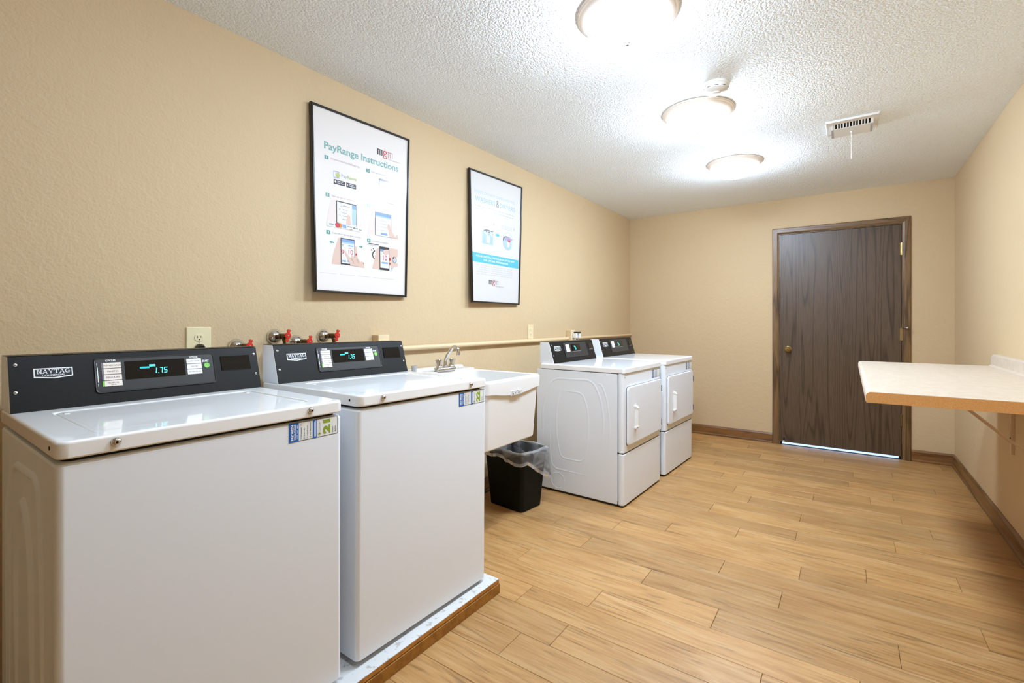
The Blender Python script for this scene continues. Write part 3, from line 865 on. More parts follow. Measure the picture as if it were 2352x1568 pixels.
def sticker(root, number, y0, y1, z0, z1, x):
    """wide pay-by-phone sticker whose print reads upward; the code square is left blank"""
    mb = MB()
    Wd, Hg = y1 - y0, z1 - z0
    mb.fn = lambda a, b, l: Vector((x + 0.0006 + l, y0 + a * Wd, z0 + b * Hg))
    e = 0.0003
    mb.mat('sticker_navy'); mb.rect(0, 0, 1, 1)
    mb.mat('sticker_white'); mb.rect(0.012, 0.03, 0.988, 0.97, e)
    mb.mat('sticker_blue'); mb.rect(0, 0, 0.185, 1, 2 * e); mb.rect(0.465, 0, 0.55, 1, 2 * e)
    mb.mat('white_print')
    mb.text('PAY WITH', 0.035, 0.09, 0.085, 0.91, 3 * e, 0.05, True)
    mb.text('YOUR PHONE', 0.095, 0.09, 0.128, 0.91, 3 * e, 0.05, True)
    mb.text('with our app', 0.143, 0.12, 0.166, 0.86, 3 * e, 0.02, True)
    mb.rect(0.495, 0.08, 0.505, 0.90, 3 * e); mb.rect(0.52, 0.08, 0.532, 0.94, 3 * e)
    mb.mat('sticker_grey')
    for k, s in enumerate(('Download', 'Sign Up', 'Add Funds', 'Pay Machine')):
        xx = 0.222 + 0.062 * k
        mb.arc(xx + 0.009, 0.12, 0.013, 0.040, 0.005, 3 * e, 12)
        mb.text(s, xx, 0.21, xx + 0.026, 0.21 + 0.062 * len(s), 3 * e, 0.02, True)
    mb.arc(0.222, 0.85, 0.016, 0.05, 0.005, 3 * e, 12)
    mb.text('PayRange', 0.588, 0.30, 0.612, 0.84, 3 * e, 0.0, True)
    mb.rect(0.628, 0.30, 0.634, 0.80, 3 * e)
    mb.rect(0.885, 0.10, 0.893, 0.46, 3 * e); mb.text('STICKER'[:0] or 'device', 0.93, 0.12, 0.952, 0.46, 3 * e, 0.03, True)
    mb.mat('sticker_green'); mb.arc(0.6, 0.17, 0.026, 0.085, 0.008, 3 * e, 14); mb.disc(0.604, 0.19, 0.014, 0.045, 3 * e, 10)
    if number: mb.text(number, 0.68, 0.12, 0.835, 0.90, 3 * e, 0.05, True)
    return mb.out('sticker', None, root, smooth=0, recalc=False)

# ------------------------------------------------------------------ top-loading washers
def build_washer():
    r = thing('top_load_washer', 'white top-loading coin washer with a green 21 on its front sticker', 'washing machine', (0.799, 0.5845, 0.0738), (0, 0, -0.0108), 'top-loading washers on the wooden platform')
    hw, bx = 0.335, -0.635
    # cabinet: folded front corners
    mb = MB()
    def out(z, i=0.0): return rrect(bx + i, 0 - i, -hw + i, hw - i, 0.015, 5, z)
    mb.loft([out(0.006, 0.004), out(0.010), out(0.838), out(0.843, 0.003), out(0.846, 0.012)])
    cab = mb.out('cabinet', 'enamel_satin', r, smooth=30)
    mb = MB(); mb.mat('dark_gap')
    for z0, z1, i in ((0.844, 0.8555, 0.014),):
        mb.loft([rrect(bx + i, -i, -hw + i, hw - i, 0.02, 5, z) for z in (z0, z1)])
    mb.out('gap_shade', None, r, smooth=30)  # dark band filling the gap, stands in for shade under the worktop
    # side sheet ribs
    for sy in (-1,):
        mb = MB()
        bead(mb, smoothpath([(-0.50, 0.02), (-0.49, 0.60), (-0.43, 0.775), (-0.15, 0.785), (-0.115, 0.60), (-0.10, 0.02)], 0.05), -hw, 0.024, 0.007)
        bead(mb, smoothpath([(-0.545, 0.02), (-0.535, 0.60), (-0.49, 0.82)], 0.05), -hw, 0.018, 0.006)
        bead(mb, smoothpath([(-0.40, 0.02), (-0.40, 0.60), (-0.31, 0.73), (-0.22, 0.60), (-0.205, 0.02)], 0.12), -hw, 0.038, 0.009)
        bead(mb, [(-0.055, 0.02), (-0.055, 0.80)], -hw, 0.010, 0.003)
        mb.out('side_rib', 'enamel_satin', r, smooth=60)
    # worktop: rolled-edge ring around the lid opening
    lx0, lx1, ly0, ly1 = -0.455, -0.062, -0.262, 0.262
    mb = MB()
    z0, z1 = 0.855, 0.8925
    def wo(i, z): return rrect(-0.645 + i, 0.008 - i, -hw - 0.001 + i, hw + 0.001 - i, 0.022 - i * 0.5, 6, z)
    def wi(i, z): return rrect(lx0 - i, lx1 + i, ly0 - i, ly1 + i, 0.022, 6, z)
    mb.loft([wi(0.0, z0 + 0.004), wo(0.012, z0 + 0.004), wo(0.003, z0), wo(0, z0 + 0.004), wo(0, z1 - 0.007), wo(0.0014, z1 - 0.003), wo(0.004, z1 - 0.0007), wo(0.008, z1),
             wi(0.004, z1), wi(0.001, z1 - 0.0015), wi(0, z1 - 0.005), wi(0, z0 + 0.004)], False, False)
    top = mb.out('worktop', 'enamel', r, smooth=40)
    mb = MB(); mb.loft([wi(-0.0001, z0 + 0.006), wi(-0.0001, z0 + 0.010)]); mb.out('tub_ring', 'dark_gap', r, smooth=0)
    for y in (-0.238, 0.223):
        mb = MB(); M = at((0.008, y, 0.876), 'x')
        mb.mat('chrome'); mb.lathe([(0.0095, 0), (0.0095, 0.003), (0.0075, 0.006), (0.004, 0.0075)], 18, M)
        mb.lathe([(0.004, 0.0075), (0.0027, 0.0078)], 18, M); mb.mat('dark_gap'); mb.lathe([(0.0027, 0.0078), (0.0025, 0.005), (0, 0.005)], 6, M)
        mb.out('front_bolt', None, top)
    mb = MB(); mb.lathe([(0.0045, -0.0002), (0.0045, 0.0008), (0, 0.0008)], 12, Matrix.Translation((-0.045, -hw - 0.001, 0.874)) @ Matrix.Rotation(math.pi / 2, 4, 'X'))
    mb.out('screw_hole', 'dark_gap', top)
    # lid
    mb = MB()
    g = 0.0035
    def ll(i, z): return rrect(lx0 + g + i, lx1 - g - i, ly0 + g + i, ly1 - g - i, 0.019, 6, z)
    mb.loft([ll(0, z1 - 0.020), ll(0, z1 - 0.0055), ll(0.001, z1 - 0.0035), ll(0.004, z1 - 0.0022), ll(0.012, z1 - 0.0022), ll(0.016, z1 - 0.0030)])
    lid = mb.out('lid', 'enamel', r, smooth=40)
    for y in (-0.238, 0.238):
        mb = MB(); mb.box(lx0 + 0.016, lx0 + 0.042, y - 0.006, y + 0.006, z1 - 0.003, z1 - 0.0012); mb.out('hinge_cap', 'enamel', lid, bevel=0.0006, seg=1)
    for y in (-0.27, 0.27):
        for x in (-0.05, -0.57):
            mb = MB(); mb.lathe([(0, -0.009), (0.022, -0.009), (0.022, -0.002), (0.012, 0.002), (0.01, 0.012)], 16, Matrix.Translation((x, y, 0)))
            mb.out('foot', 'black_plastic', r)
    build_console(r, 0.334, -0.512, 0.8925, -0.5585, 1.0435, -0.64, False)
    return r
w1 = build_washer()
w2 = copy_tree(w1)
w2['label'] = 'white top-loading coin washer with a green 22 on its front sticker, beside the sink'
w2.location = (0.801, 1.3145, 0.0752); w2.rotation_euler = (-0.0059, 0, -0.0118)
sticker(w1, '21', 0.160, 0.3195, 0.789, 0.845, 0.0)
sticker(w2, '22', 0.158, 0.3195, 0.789, 0.845, 0.0)

# platform under the washers
t = thing('washer_platform', 'low wooden platform with white painted top under the two washers', 'platform', (0, 0, 0))
Y0, Y1, XP = 0.14, 1.70, 0.847
m = MB(); m.box(0.03, XP - 0.018, Y0 + 0.018, Y1 - 0.018, 0.0, 0.046); m.out('core', 'platform_board', t, smooth=0)
m = MB(); m.box(XP - 0.018, XP, Y0, Y1 + 0.002, 0.0, 0.043); m.out('front_board', 'platform_board', t, smooth=0, bevel=0.0012, seg=1)
m = MB(); m.box(0.03, XP - 0.0185, Y1 - 0.018, Y1, 0.0, 0.043); m.out('side_board', 'platform_board', t, smooth=0, bevel=0.0012, seg=1)
m = MB(); m.mat('platform_edge'); m.box(0.03, XP - 0.003, Y0, Y1 - 0.002, 0.0465, 0.0618)
m.mat('platform_paint'); m.box(0.03, XP - 0.003, Y0, Y1 - 0.002, 0.0619, 0.0642)
m.out('top_board', None, t, smooth=0)

# ------------------------------------------------------------------ front-loading dryers
def build_dryer():
    r = thing('front_load_dryer', 'white dryer standing beside the black trash can', 'dryer', (0.9378, 3.2775, 0.0), (0, 0, -0.0269), 'front-loading dryers')
    hw, Z = 0.342, 0.0154
    bx = -0.68
    mb = MB(); mb.box(bx, -0.047, -hw + 0.002, hw - 0.002, Z, Z + 0.858)
    mb.out('cabinet', 'enamel_satin', r, smooth=0, bevel=0.003)
    mb = MB(); mb.box(bx + 0.01, -0.012, -hw + 0.010, hw - 0.010, 0.0, Z + 0.02); mb.out('base_skirt', 'black_plastic', r, smooth=0)
    def z(v): return v           # heights above the floor
    mb = MB()
    P = -hw + 0.002
    bead(mb, smoothpath([(-0.60, 0.165), (-0.62, 0.30), (-0.635, 0.55), (-0.60, 0.70), (-0.545, 0.812), (-0.225, 0.820), (-0.165, 0.70), (-0.140, 0.55), (-0.165, 0.30), (-0.20, 0.165)], 0.06)[6:-6], P, 0.018, 0.0014)
    bead(mb, smoothpath([(-0.575, 0.60), (-0.565, 0.25), (-0.545, 0.166), (-0.215, 0.164)], 0.05), P, 0.017, 0.0013)
    bead(mb, smoothpath([(-0.47, 0.728), (-0.305, 0.728), (-0.268, 0.64), (-0.255, 0.50), (-0.265, 0.36), (-0.295, 0.251), (-0.475, 0.250), (-0.505, 0.36), (-0.515, 0.50), (-0.505, 0.64), (-0.478, 0.72)], 0.045), P, 0.015, 0.0012)
    bead(mb, [(-0.502 + 0.056 * math.cos(a), 0.085 + 0.056 * math.sin(a)) for a in [2 * math.pi * k / 28 for k in range(28)]], P, 0.010, 0.0011, True)
    bead(mb, smoothpath([(-0.19, 0.80), (-0.155, 0.795), (-0.12, 0.70), (-0.10, 0.56), (-0.098, 0.30)], 0.04), P, 0.015, 0.0012)
    bead(mb, [(-0.185, 0.163), (-0.150, 0.163)], P, 0.014, 0.0025)
    mb.out('side_rib', 'enamel_satin', r, smooth=60)
    # worktop
    mb = MB()
    z0, z1 = Z + 0.8625, Z + 0.90
    mb.loft([rrect(-0.655 + i, 0.006 - i, -hw - 0.001 + i, hw + 0.001 - i, 0.018 - 0.4 * i, 5, zz) for i, zz in ((0.004, z0), (0, z0 + 0.003), (0, z1 - 0.010), (0.002, z1 - 0.004), (0.006, z1 - 0.001), (0.012, z1))])
    mb.out('worktop', 'enamel', r, smooth=40)
    mb = MB(); mb.box(-0.64, -0.008, -hw + 0.012, hw - 0.012, z0 - 0.004, z0 + 0.004); mb.out('gap_shade', 'dark_gap', r, smooth=0)  # black strip between cabinet and worktop, coloured as the shaded gap
    # front panel with a door opening, wrapped round the corners
    oy0, oy1, oz0, oz1 = -0.300, 0.322, 0.402, 0.785
    def fp(i, zz): return rrect(-0.045, 0.0 - i, -hw + i, hw - i, 0.020, 5, zz)
    mb = MB(); mb.loft([fp(0.005, 0.3555), fp(0, 0.3600), fp(0, 0.872), fp(0.003, 0.8765)])
    mb.out('front_panel', 'enamel_satin', r, smooth=40)
    mb = MB(); mb.loft([fp(0.003, Z - 0.002), fp(0, Z + 0.002), fp(0, 0.3440), fp(0.005, 0.3495)])
    mb.out('lower_panel', 'enamel_satin', r, smooth=40)
    mb = MB(); mb.box(-0.05, -0.008, -hw + 0.008, hw - 0.008, 0.348, 0.357); mb.out('panel_gap', 'dark_gap', r, smooth=0)
    # door: shallow pan over a grey sheet coloured as its shadow line
    mb = MB(); mb.mat('enamel_satin')
    yz = lambda i, x: [Vector((x, p.x, p.y)) for p in rrect(oy0 + i, oy1 - i, oz0 + i, oz1 - i, 0.022, 5)]
    mb.loft([yz(0.004, 0.001), yz(0.0, 0.004), yz(0, 0.011), yz(0.002, 0.0145), yz(0.007, 0.016)], False, True)
    dr = mb.out('door', None, r, smooth=40)
    mb = MB(); mb.loft([yz(-0.003, -0.0005), yz(-0.003, 0.0012)]); mb.out('door_shade', 'label_grey', r, smooth=0)
    # handle
    mb = MB()
    hy, h0, h1 = -0.188, 0.500, 0.652
    mb.loft([[(0.016 + x, hy + yy, zz) for x, yy in ((0, -0.011), (0.020, -0.008), (0.026, 0), (0.020, 0.010), (0, 0.013))] for zz in (h0 + 0.016, h1 - 0.016)])
    for za, zb in ((h1 - 0.016, h1), (h0 + 0.016, h0)):
        mb.loft([[(0.016 + x, hy + yy, za) for x, yy in ((0, -0.013), (0.024, -0.011), (0.030, 0), (0.024, 0.013), (0, 0.016))], [(0.016 + x, hy + yy, zb) for x, yy in ((0, -0.016), (0.014, -0.014), (0.018, 0), (0.014, 0.016), (0, 0.019))]])
    mb.out('handle', 'white_plastic', dr, smooth=40, bevel=0.0015, seg=1)
    for zz in (0.712, 0.458):
        mb = MB(); mb.box(0.0005, 0.013, oy1 + 0.003, oy1 + 0.010, zz - 0.024, zz + 0.024); mb.tube([(0.015, oy1 + 0.006, zz - 0.023), (0.015, oy1 + 0.006, zz + 0.023)], 0.0042, 8)
        mb.out('hinge', 'hinge_grey', dr)
    mb = MB(); mb.lathe([(0.0042, 0), (0.0042, 0.0012), (0, 0.0016)], 12, at((0.0, -0.322, 0.852), 'x')); mb.out('screw', 'label_grey', r)
    build_console(r, 0.330, -0.535, Z + 0.90, -0.580, Z + 1.052, -0.66, True)
    sticker(r, '', 0.166, 0.328, 0.806, 0.864, 0.0)
    return r
d1 = build_dryer()
d2 = copy_tree(d1)
d2['label'] = 'white dryer farthest from the sink, nearest the brown door'
d2.location = (0.9625, 4.0675, 0.0); d2.rotation_euler = (0, 0, -0.0402)

# ------------------------------------------------------------------ wall-hung utility sink with faucet
t = thing('utility_sink', 'deep white plastic utility sink with chrome faucet, between washer and trash can', 'sink', (0, 2.118, 0))
sx0, sx1, sw, sz = 0.012, 0.648, 0.258, 0.912
m = MB()
nn = 6
def so(i, z, xf=sx1, w2=sw): return rrect(sx0 + 0.0, xf - i, -w2 + i, w2 - i, 0.028, nn, z)
# rim: outer apron whose front edge dips in the middle
def apron(z_of, inset):
    pts = rrect(sx0, sx1 - inset, -sw + inset, sw - inset, 0.028, nn)
    # subdivide long straight sides so the lip can curve
    outp = []
    for a, b in zip(pts, pts[1:] + pts[:1]):
        k = 10 if (b - a).length > 0.1 else 1
        for i in range(k):
            p = a.lerp(b, i / k); outp.append(Vector((p.x, p.y, z_of(p))))
    return outp
def lipz(p):
    f = max(0.0, (p.x - 0.56) / (sx1 - 0.56))
    return sz - 0.072 - 0.022 * max(0.0, 1 - (p.y / 0.2) ** 2) * f
def innerloop(z, x0, x1, w2, r):
    pts = rrect(x0, x1, -w2, w2, r, nn); outp = []
    for a, b in zip(pts, pts[1:] + pts[:1]):
        k = 10 if (b - a).length > 0.1 else 1
        for i in range(k):
            p = a.lerp(b, i / k); outp.append(Vector((p.x, p.y, z)))
    return outp
def fit(loop, n):      # pad so that every loop has the same number of points
    while len(loop) < n: loop.insert(0, loop[0].copy())
    return loop
loops = [apron(lambda p: lipz(p) + 0.003, 0.024), apron(lipz, 0.006), apron(lambda p: lipz(p) + 0.004, 0.0015), apron(lambda p: sz - 0.014, 0.0), apron(lambda p: sz - 0.004, 0.003), apron(lambda p: sz, 0.009),
         innerloop(sz, 0.165, sx1 - 0.024, sw - 0.024, 0.03), innerloop(sz - 0.006, 0.170, sx1 - 0.030, sw - 0.030, 0.03), innerloop(0.59, 0.195, sx1 - 0.065, sw - 0.052, 0.05), innerloop(0.575, 0.215, sx1 - 0.085, sw - 0.072, 0.06)]
nmax = max(len(l) for l in loops)
m.loft([fit(l, nmax) for l in loops], False, True)
basin = m.out('basin', 'sink_plastic', t, smooth=45)
m = MB()     # tapering tub below the rim, with a moulded band near the bottom
def tb(i, xf, z, w2): return rrect(0.05, xf - i, -w2 + i, w2 - i, 0.03, nn, z)
m.loft([tb(0, 0.638, 0.865, 0.247), tb(0, 0.6215, 0.630, 0.238), tb(-0.0012, 0.6210, 0.626, 0.238), tb(0, 0.616, 0.556, 0.236), tb(0.004, 0.616, 0.549, 0.236)], False, True)
m.out('tub', 'sink_plastic', t, smooth=40)
m = MB()     # faucet deck and low splash curb at the wall
m.loft([rrect(sx0, 0.160 - i, -sw + 0.02 + i, sw - 0.02 - i, 0.02, 4, z) for i, z in ((0, sz - 0.003), (0, sz + 0.009), (0.004, sz + 0.012))])
m.loft([[(x, y, z) for y, z in ((-sw + 0.005, sz), (sw + 0.004, sz), (sw - 0.012, sz + 0.022), (sw - 0.03, sz + 0.026), (-sw + 0.03, sz + 0.026), (-sw + 0.012, sz + 0.022))] for x in (sx0, 0.045)])
m.out('deck', 'sink_plastic', t, smooth=30, bevel=0.002, seg=1)
m = MB()
for k in range(7): m.box(0.075, 0.155, 0.10 + 0.018 * k, 0.107 + 0.018 * k, sz + 0.0115, sz + 0.015)
m.out('soap_ridges', 'sink_plastic', t, smooth=0)
m = MB()     # maker's plate: boss, outline and a row of small marks
m.box(0.636, 0.6515, -0.050, 0.050, 0.818, 0.846)
pl = m.out('maker_plate', 'sink_plastic', t, smooth=0, bevel=0.002, seg=1)
m = MB(); m.fn = lambda a, b, l: Vector((0.6519 + l, -0.046 + 0.092 * a, 0.821 + 0.022 * b))
m.mat('ink_grey_mid'); m.ring(0, 0, 1, 1, 0.08, 0, 0.02); m.mat('ink_black'); m.poly([(0.06, 0.2), (0.16, 0.2), (0.11, 0.8)], 0.0002); m.rect(0.07, 0.2, 0.15, 0.5, 0.0002)
m.mat('ink_grey')
for k, wd in enumerate((0.12, 0.08, 0.14, 0.1)): m.rect(0.26 + 0.17 * k, 0.3, 0.26 + 0.17 * k + wd, 0.7, 0.0002)
m.out('plate_print', None, pl, smooth=0, recalc=False)
# faucet
fy, fz = -0.030, sz + 0.012
m = MB(); slab(m, 0.118, 0.172, fy - 0.085, fy + 0.085, fz, fz + 0.022, 0.026, 0.009); fau = m.out('faucet', 'chrome', t)
m = MB()
pth = smoothpath([(0.147, fy, fz + 0.02), (0.147, fy, 0.992), (0.213, fy, 1.073), (0.246, fy, 1.064), (0.251, fy, 1.040)], 0.016, 4)
m.tube(pth, [0.0115] * 2 + [0.0100] * (len(pth) - 2), 14)
m.lathe([(0.017, 0), (0.017, 0.008), (0.0125, 0.014)], 18, Matrix.Translation((0.147, fy, fz + 0.020)))
m.out('spout', 'chrome', fau)
m = MB(); m.lathe([(0.0095, 0.0), (0.0115, 0.002), (0.0115, 0.018), (0.009, 0.020), (0, 0.018)], 16, at((0.2512, fy, 1.040), '-z')); m.out('aerator', 'chrome', fau)
for s in (-1, 1):
    m = MB()
    m.lathe([(0.021, 0.0), (0.021, 0.005), (0.017, 0.010), (0.016, 0.016)], 18, Matrix.Translation((0.147, fy + 0.052 * s, fz + 0.020)))
    # winged lever handle
    for a, ln in ((0, 0.034), (90, 0.024), (180, 0.022), (270, 0.024)):
        M = Matrix.Translation((0.147, fy + 0.052 * s, fz + 0.034)) @ Matrix.Rotation(math.radians(a + 90 * s), 4, 'Z')
        m.loft([[M @ Vector((x, y, zz)) for x, y, zz in ((0.0, -0.007, 0), (0.0, 0.007, 0), (0.0, 0.006, 0.034), (0.0, -0.006, 0.034))],
                [M @ Vector((x, y, zz)) for x, y, zz in ((ln * 0.6, -0.0065, 0.002), (ln * 0.6, 0.0065, 0.002), (ln * 0.7, 0.006, 0.034), (ln * 0.7, -0.006, 0.034))],
                [M @ Vector((x, y, zz)) for x, y, zz in ((ln * 0.75, -0.006, 0.014), (ln * 0.75, 0.006, 0.014), (ln, 0.005, 0.033), (ln, -0.005, 0.033))]])
    m.lathe([(0.016, 0.0), (0.0145, 0.012), (0.012, 0.030), (0.009, 0.036), (0, 0.037)], 16, Matrix.Translation((0.147, fy + 0.052 * s, fz + 0.034)))
    m.out('faucet_handle', 'chrome', fau, smooth=30)
m = MB(); m.tube(smoothpath([(0.33, 0, 0.556), (0.33, 0, 0.40), (0.22, 0, 0.36), (0.18, 0, 0.44), (0.004, 0, 0.44)], 0.04), 0.021, 12); m.out('drain_pipe', 'white_plastic', t)

m = MB(); m.lathe([(0.0, 0.0), (0.013, 0.0), (0.0165, 0.040), (0.0155, 0.040), (0.0122, 0.002), (0.0, 0.002)], 20)
o = m.out('plastic_cup', 'cup_frost'); o.location = (0.075, 1.905, sz + 0.0122)
tag(o, 'small frosted plastic cup on the sink ledge, partly behind the second washer', 'cup')

# ------------------------------------------------------------------ trash can and its liner
BR = math.radians(-6.0)
binpos = (0.302, 2.603, 0.0)
t = thing('trash_can', 'black plastic wastebasket on the floor between sink and dryer', 'trash can', binpos, (0, 0, BR))
bh = 0.385
def bl(f, z, i=0.0):      # f: 0 bottom .. 1 rim
    hx, hy = 0.142 + 0.030 * f - i, 0.103 + 0.027 * f - i
    return rrect(-hx, hx, -hy, hy, 0.026 - 0.3 * i, 6, z)
m = MB()
m.loft([bl(0, 0.0, 0.006), bl(0, 0.005), bl(0.5, bh * 0.5), bl(0.96, bh - 0.014), bl(1.08, bh - 0.012), bl(1.08, bh - 0.002), bl(1.0, bh), bl(0.97, bh - 0.001), bl(0.0, 0.006, 0.003)], True, True)
m.out('bucket', 'bin_black', t, smooth=35)

# liner: goes down inside, over the rim, and hangs outside with a ragged hem
def liner():
    mb = MB()
    N = 120
    base = []
    hx, hy = 0.176, 0.134
    per = rrect(-hx, hx, -hy, hy, 0.03, 10)
    # resample to N points by arc length
    L = [0.0]
    for a, b in zip(per, per[1:] + per[:1]): L.append(L[-1] + (b - a).length)
    tot = L[-1]; P2 = per + [per[0]]
    for k in range(N):
        d = tot * k / N
        i = max(j for j in range(len(L) - 1) if L[j] <= d + 1e-9)
        u = (d - L[i]) / max(L[i + 1] - L[i], 1e-9)
        base.append(P2[i].lerp(P2[i + 1], u))
    rnd = random.Random(5)
    ph = [rnd.uniform(0, 6.28) for _ in range(8)]
    def wob(k, f, a, p): return a * math.sin(2 * math.pi * f * k / N + ph[p])
    rows = []
    def row(scale_out, zf, amp):
        lp = []
        for k, p in enumerate(base):
            nrm = Vector((p.x / hx, p.y / hy, 0)); nrm = Vector((math.copysign(abs(nrm.x) ** 3, nrm.x), math.copysign(abs(nrm.y) ** 3, nrm.y), 0)).normalized()
            o = scale_out(p, k) + amp * (wob(k, 9, 1, 0) + wob(k, 17, 0.7, 1) + wob(k, 29, 0.4, 2))
            q = p + nrm * o
            lp.append(Vector((q.x, q.y, zf(p, k))))
        rows.append(lp)
    def sidey(p): return max(0.0, min(1.0, (p.x + 0.02) / 0.17))       # 1 on the side facing the room
    def far(p): return max(0.0, min(1.0, (p.y + 0.10) / 0.2))           # 1 towards the dryer
    def hem(p, k):
        s = sidey(p); f = far(p)
        z = 0.345 - 0.026 * s - 0.120 * s * f - 0.02 * f * (1 - s)
        return z + wob(k, 5, 0.006, 3) + wob(k, 11, 0.004, 4)
    row(lambda p, k: -0.050, lambda p, k: 0.10, 0.006)
    row(lambda p, k: -0.030, lambda p, k: 0.25, 0.005)
    row(lambda p, k: -0.012, lambda p, k: bh - 0.03, 0.003)
    row(lambda p, k: -0.006, lambda p, k: bh + 0.006 + wob(k, 7, 0.003, 5), 0.0015)
    row(lambda p, k: 0.004, lambda p, k: bh + 0.009 + wob(k, 7, 0.004, 5), 0.0015)
    fl = lambda p: 0.006 + 0.016 * sidey(p) * far(p)
    row(lambda p, k: 0.007 + fl(p) * 0.4, lambda p, k: bh - 0.004 + wob(k, 7, 0.003, 5), 0.002)
    for u in (0.2, 0.4, 0.6, 0.8):
        row(lambda p, k, u=u: 0.006 + fl(p) * (0.5 + 0.6 * u) - 0.004 * u * (1 - far(p) * sidey(p)), lambda p, k, u=u: (bh - 0.004) * (1 - u) + hem(p, k) * u, 0.0016 + 0.003 * u)
    row(lambda p, k: 0.005 + fl(p) * 1.1, hem, 0.004)
    row(lambda p, k: 0.009 + fl(p) * 1.0, lambda p, k: hem(p, k) - 0.010, 0.006)
    row(lambda p, k: 0.010 + fl(p) * 1.1, lambda p, k: hem(p, k) + 0.012, 0.006)
    mb.mat('bag_film'); mb.loft(rows[:4], True, False); mb.loft(rows[5:11], False, False)
    mb.mat('bag_gather'); mb.loft(rows[3:6], False, False); mb.loft(rows[10:], False, False)
    bmesh.ops.remove_doubles(mb.bm, verts=mb.bm.verts, dist=1e-6)
    o = mb.out('trash_bag', None, smooth=80, recalc=True)
    o.location = binpos; o.rotation_euler = (0, 0, BR)
    tag(o, 'clear plastic liner folded over the rim of the black wastebasket', 'trash bag')
liner()

# ------------------------------------------------------------------ folding counter on the right wall
t = thing('folding_counter', 'cream laminate folding counter with raw cut end on the right wall', 'counter', (0, 0, 0))
cy0, cy1, cx0, cz1, ct = 2.243, 4.010, 2.176, 0.951, 0.041
def nosing(y, grow=0.0):
    pts = [(2.838, cz1 - ct), (cx0 + 0.003, cz1 - ct), (cx0, cz1 - ct + 0.004), (cx0, cz1 - 0.017)]
    for a in (20, 45, 70, 90):
        r = 0.017; pts.append((cx0 + r - r * math.cos(math.radians(a)), cz1 - r + r * math.sin(math.radians(a))))
    pts += [(2.812, cz1), (2.826, cz1 + 0.010), (2.838, cz1 + 0.010)]
    return [(x, y, z) for x, z in pts]
m = MB(); m.loft([nosing(cy0), nosing(cy1)]); m.out('countertop', 'laminate', t, smooth=30)
m = MB()
inn = [(x, z) for x, y, z in nosing(0)]
cxm, czm = 2.5, cz1 - ct / 2
pts = [(cxm + (x - cxm) * 0.9985, min(z, cz1 - 0.0012) if z > czm else z + 0.0003) for x, z in inn]
m.loft([[(x, y, z) for x, z in pts] for y in (cy0 - 0.0015, cy0 - 0.0001)]); m.out('raw_end', 'particle_board', t, smooth=0)
m = MB()
def bsp(y, d):
    pr = [(2.8375, cz1 - 0.002), (2.8375 - 0.0135, cz1 - 0.002), (2.8375 - 0.0135, cz1 + 0.058 - d), (2.8375 - 0.010, cz1 + 0.067 - d), (2.8375 - 0.003, cz1 + 0.071 - d), (2.8515, cz1 + 0.071 - d), (2.8515, cz1 - 0.002)]
    return [(x, y, z) for x, z in pr]
m.loft([bsp(cy0, 0), bsp(cy1 - 0.012, 0), bsp(cy1 - 0.004, 0.004), bsp(cy1, 0.016)]); m.out('backsplash', 'laminate', t, smooth=30)
for yb in (2.52, 3.657):
    m = MB()
    m.box(2.838, 2.8515, yb - 0.014, yb + 0.014, 0.50, cz1 - ct)          # wall leg
    m.box(2.42, 2.838, yb - 0.014, yb + 0.014, cz1 - ct - 0.004, cz1 - ct - 0.0002)   # top leg
    d = Vector((0.378, 0, -0.352)).normalized(); q = Vector((0.352, 0, 0.378)).normalized() * 0.004
    A, B = Vector((2.47, yb, cz1 - ct - 0.002)), Vector((2.842, yb, 0.56))
    m.loft([[p + q + Vector((0, -0.012, 0)), p + q + Vector((0, 0.012, 0)), p - q + Vector((0, 0.012, 0)), p - q + Vector((0, -0.012, 0))] for p in (A, B)])
    br = m.out('bracket', 'bracket_paint', t, smooth=0)
    m = MB(); m.lathe([(0.005, 0), (0.005, 0.002), (0, 0.0035)], 10, Matrix.Translation((2.838, yb - 0.0, 0.585)) @ Matrix.Rotation(-math.pi / 2, 4, 'Y')); m.out('screw', 'black_plastic', br)

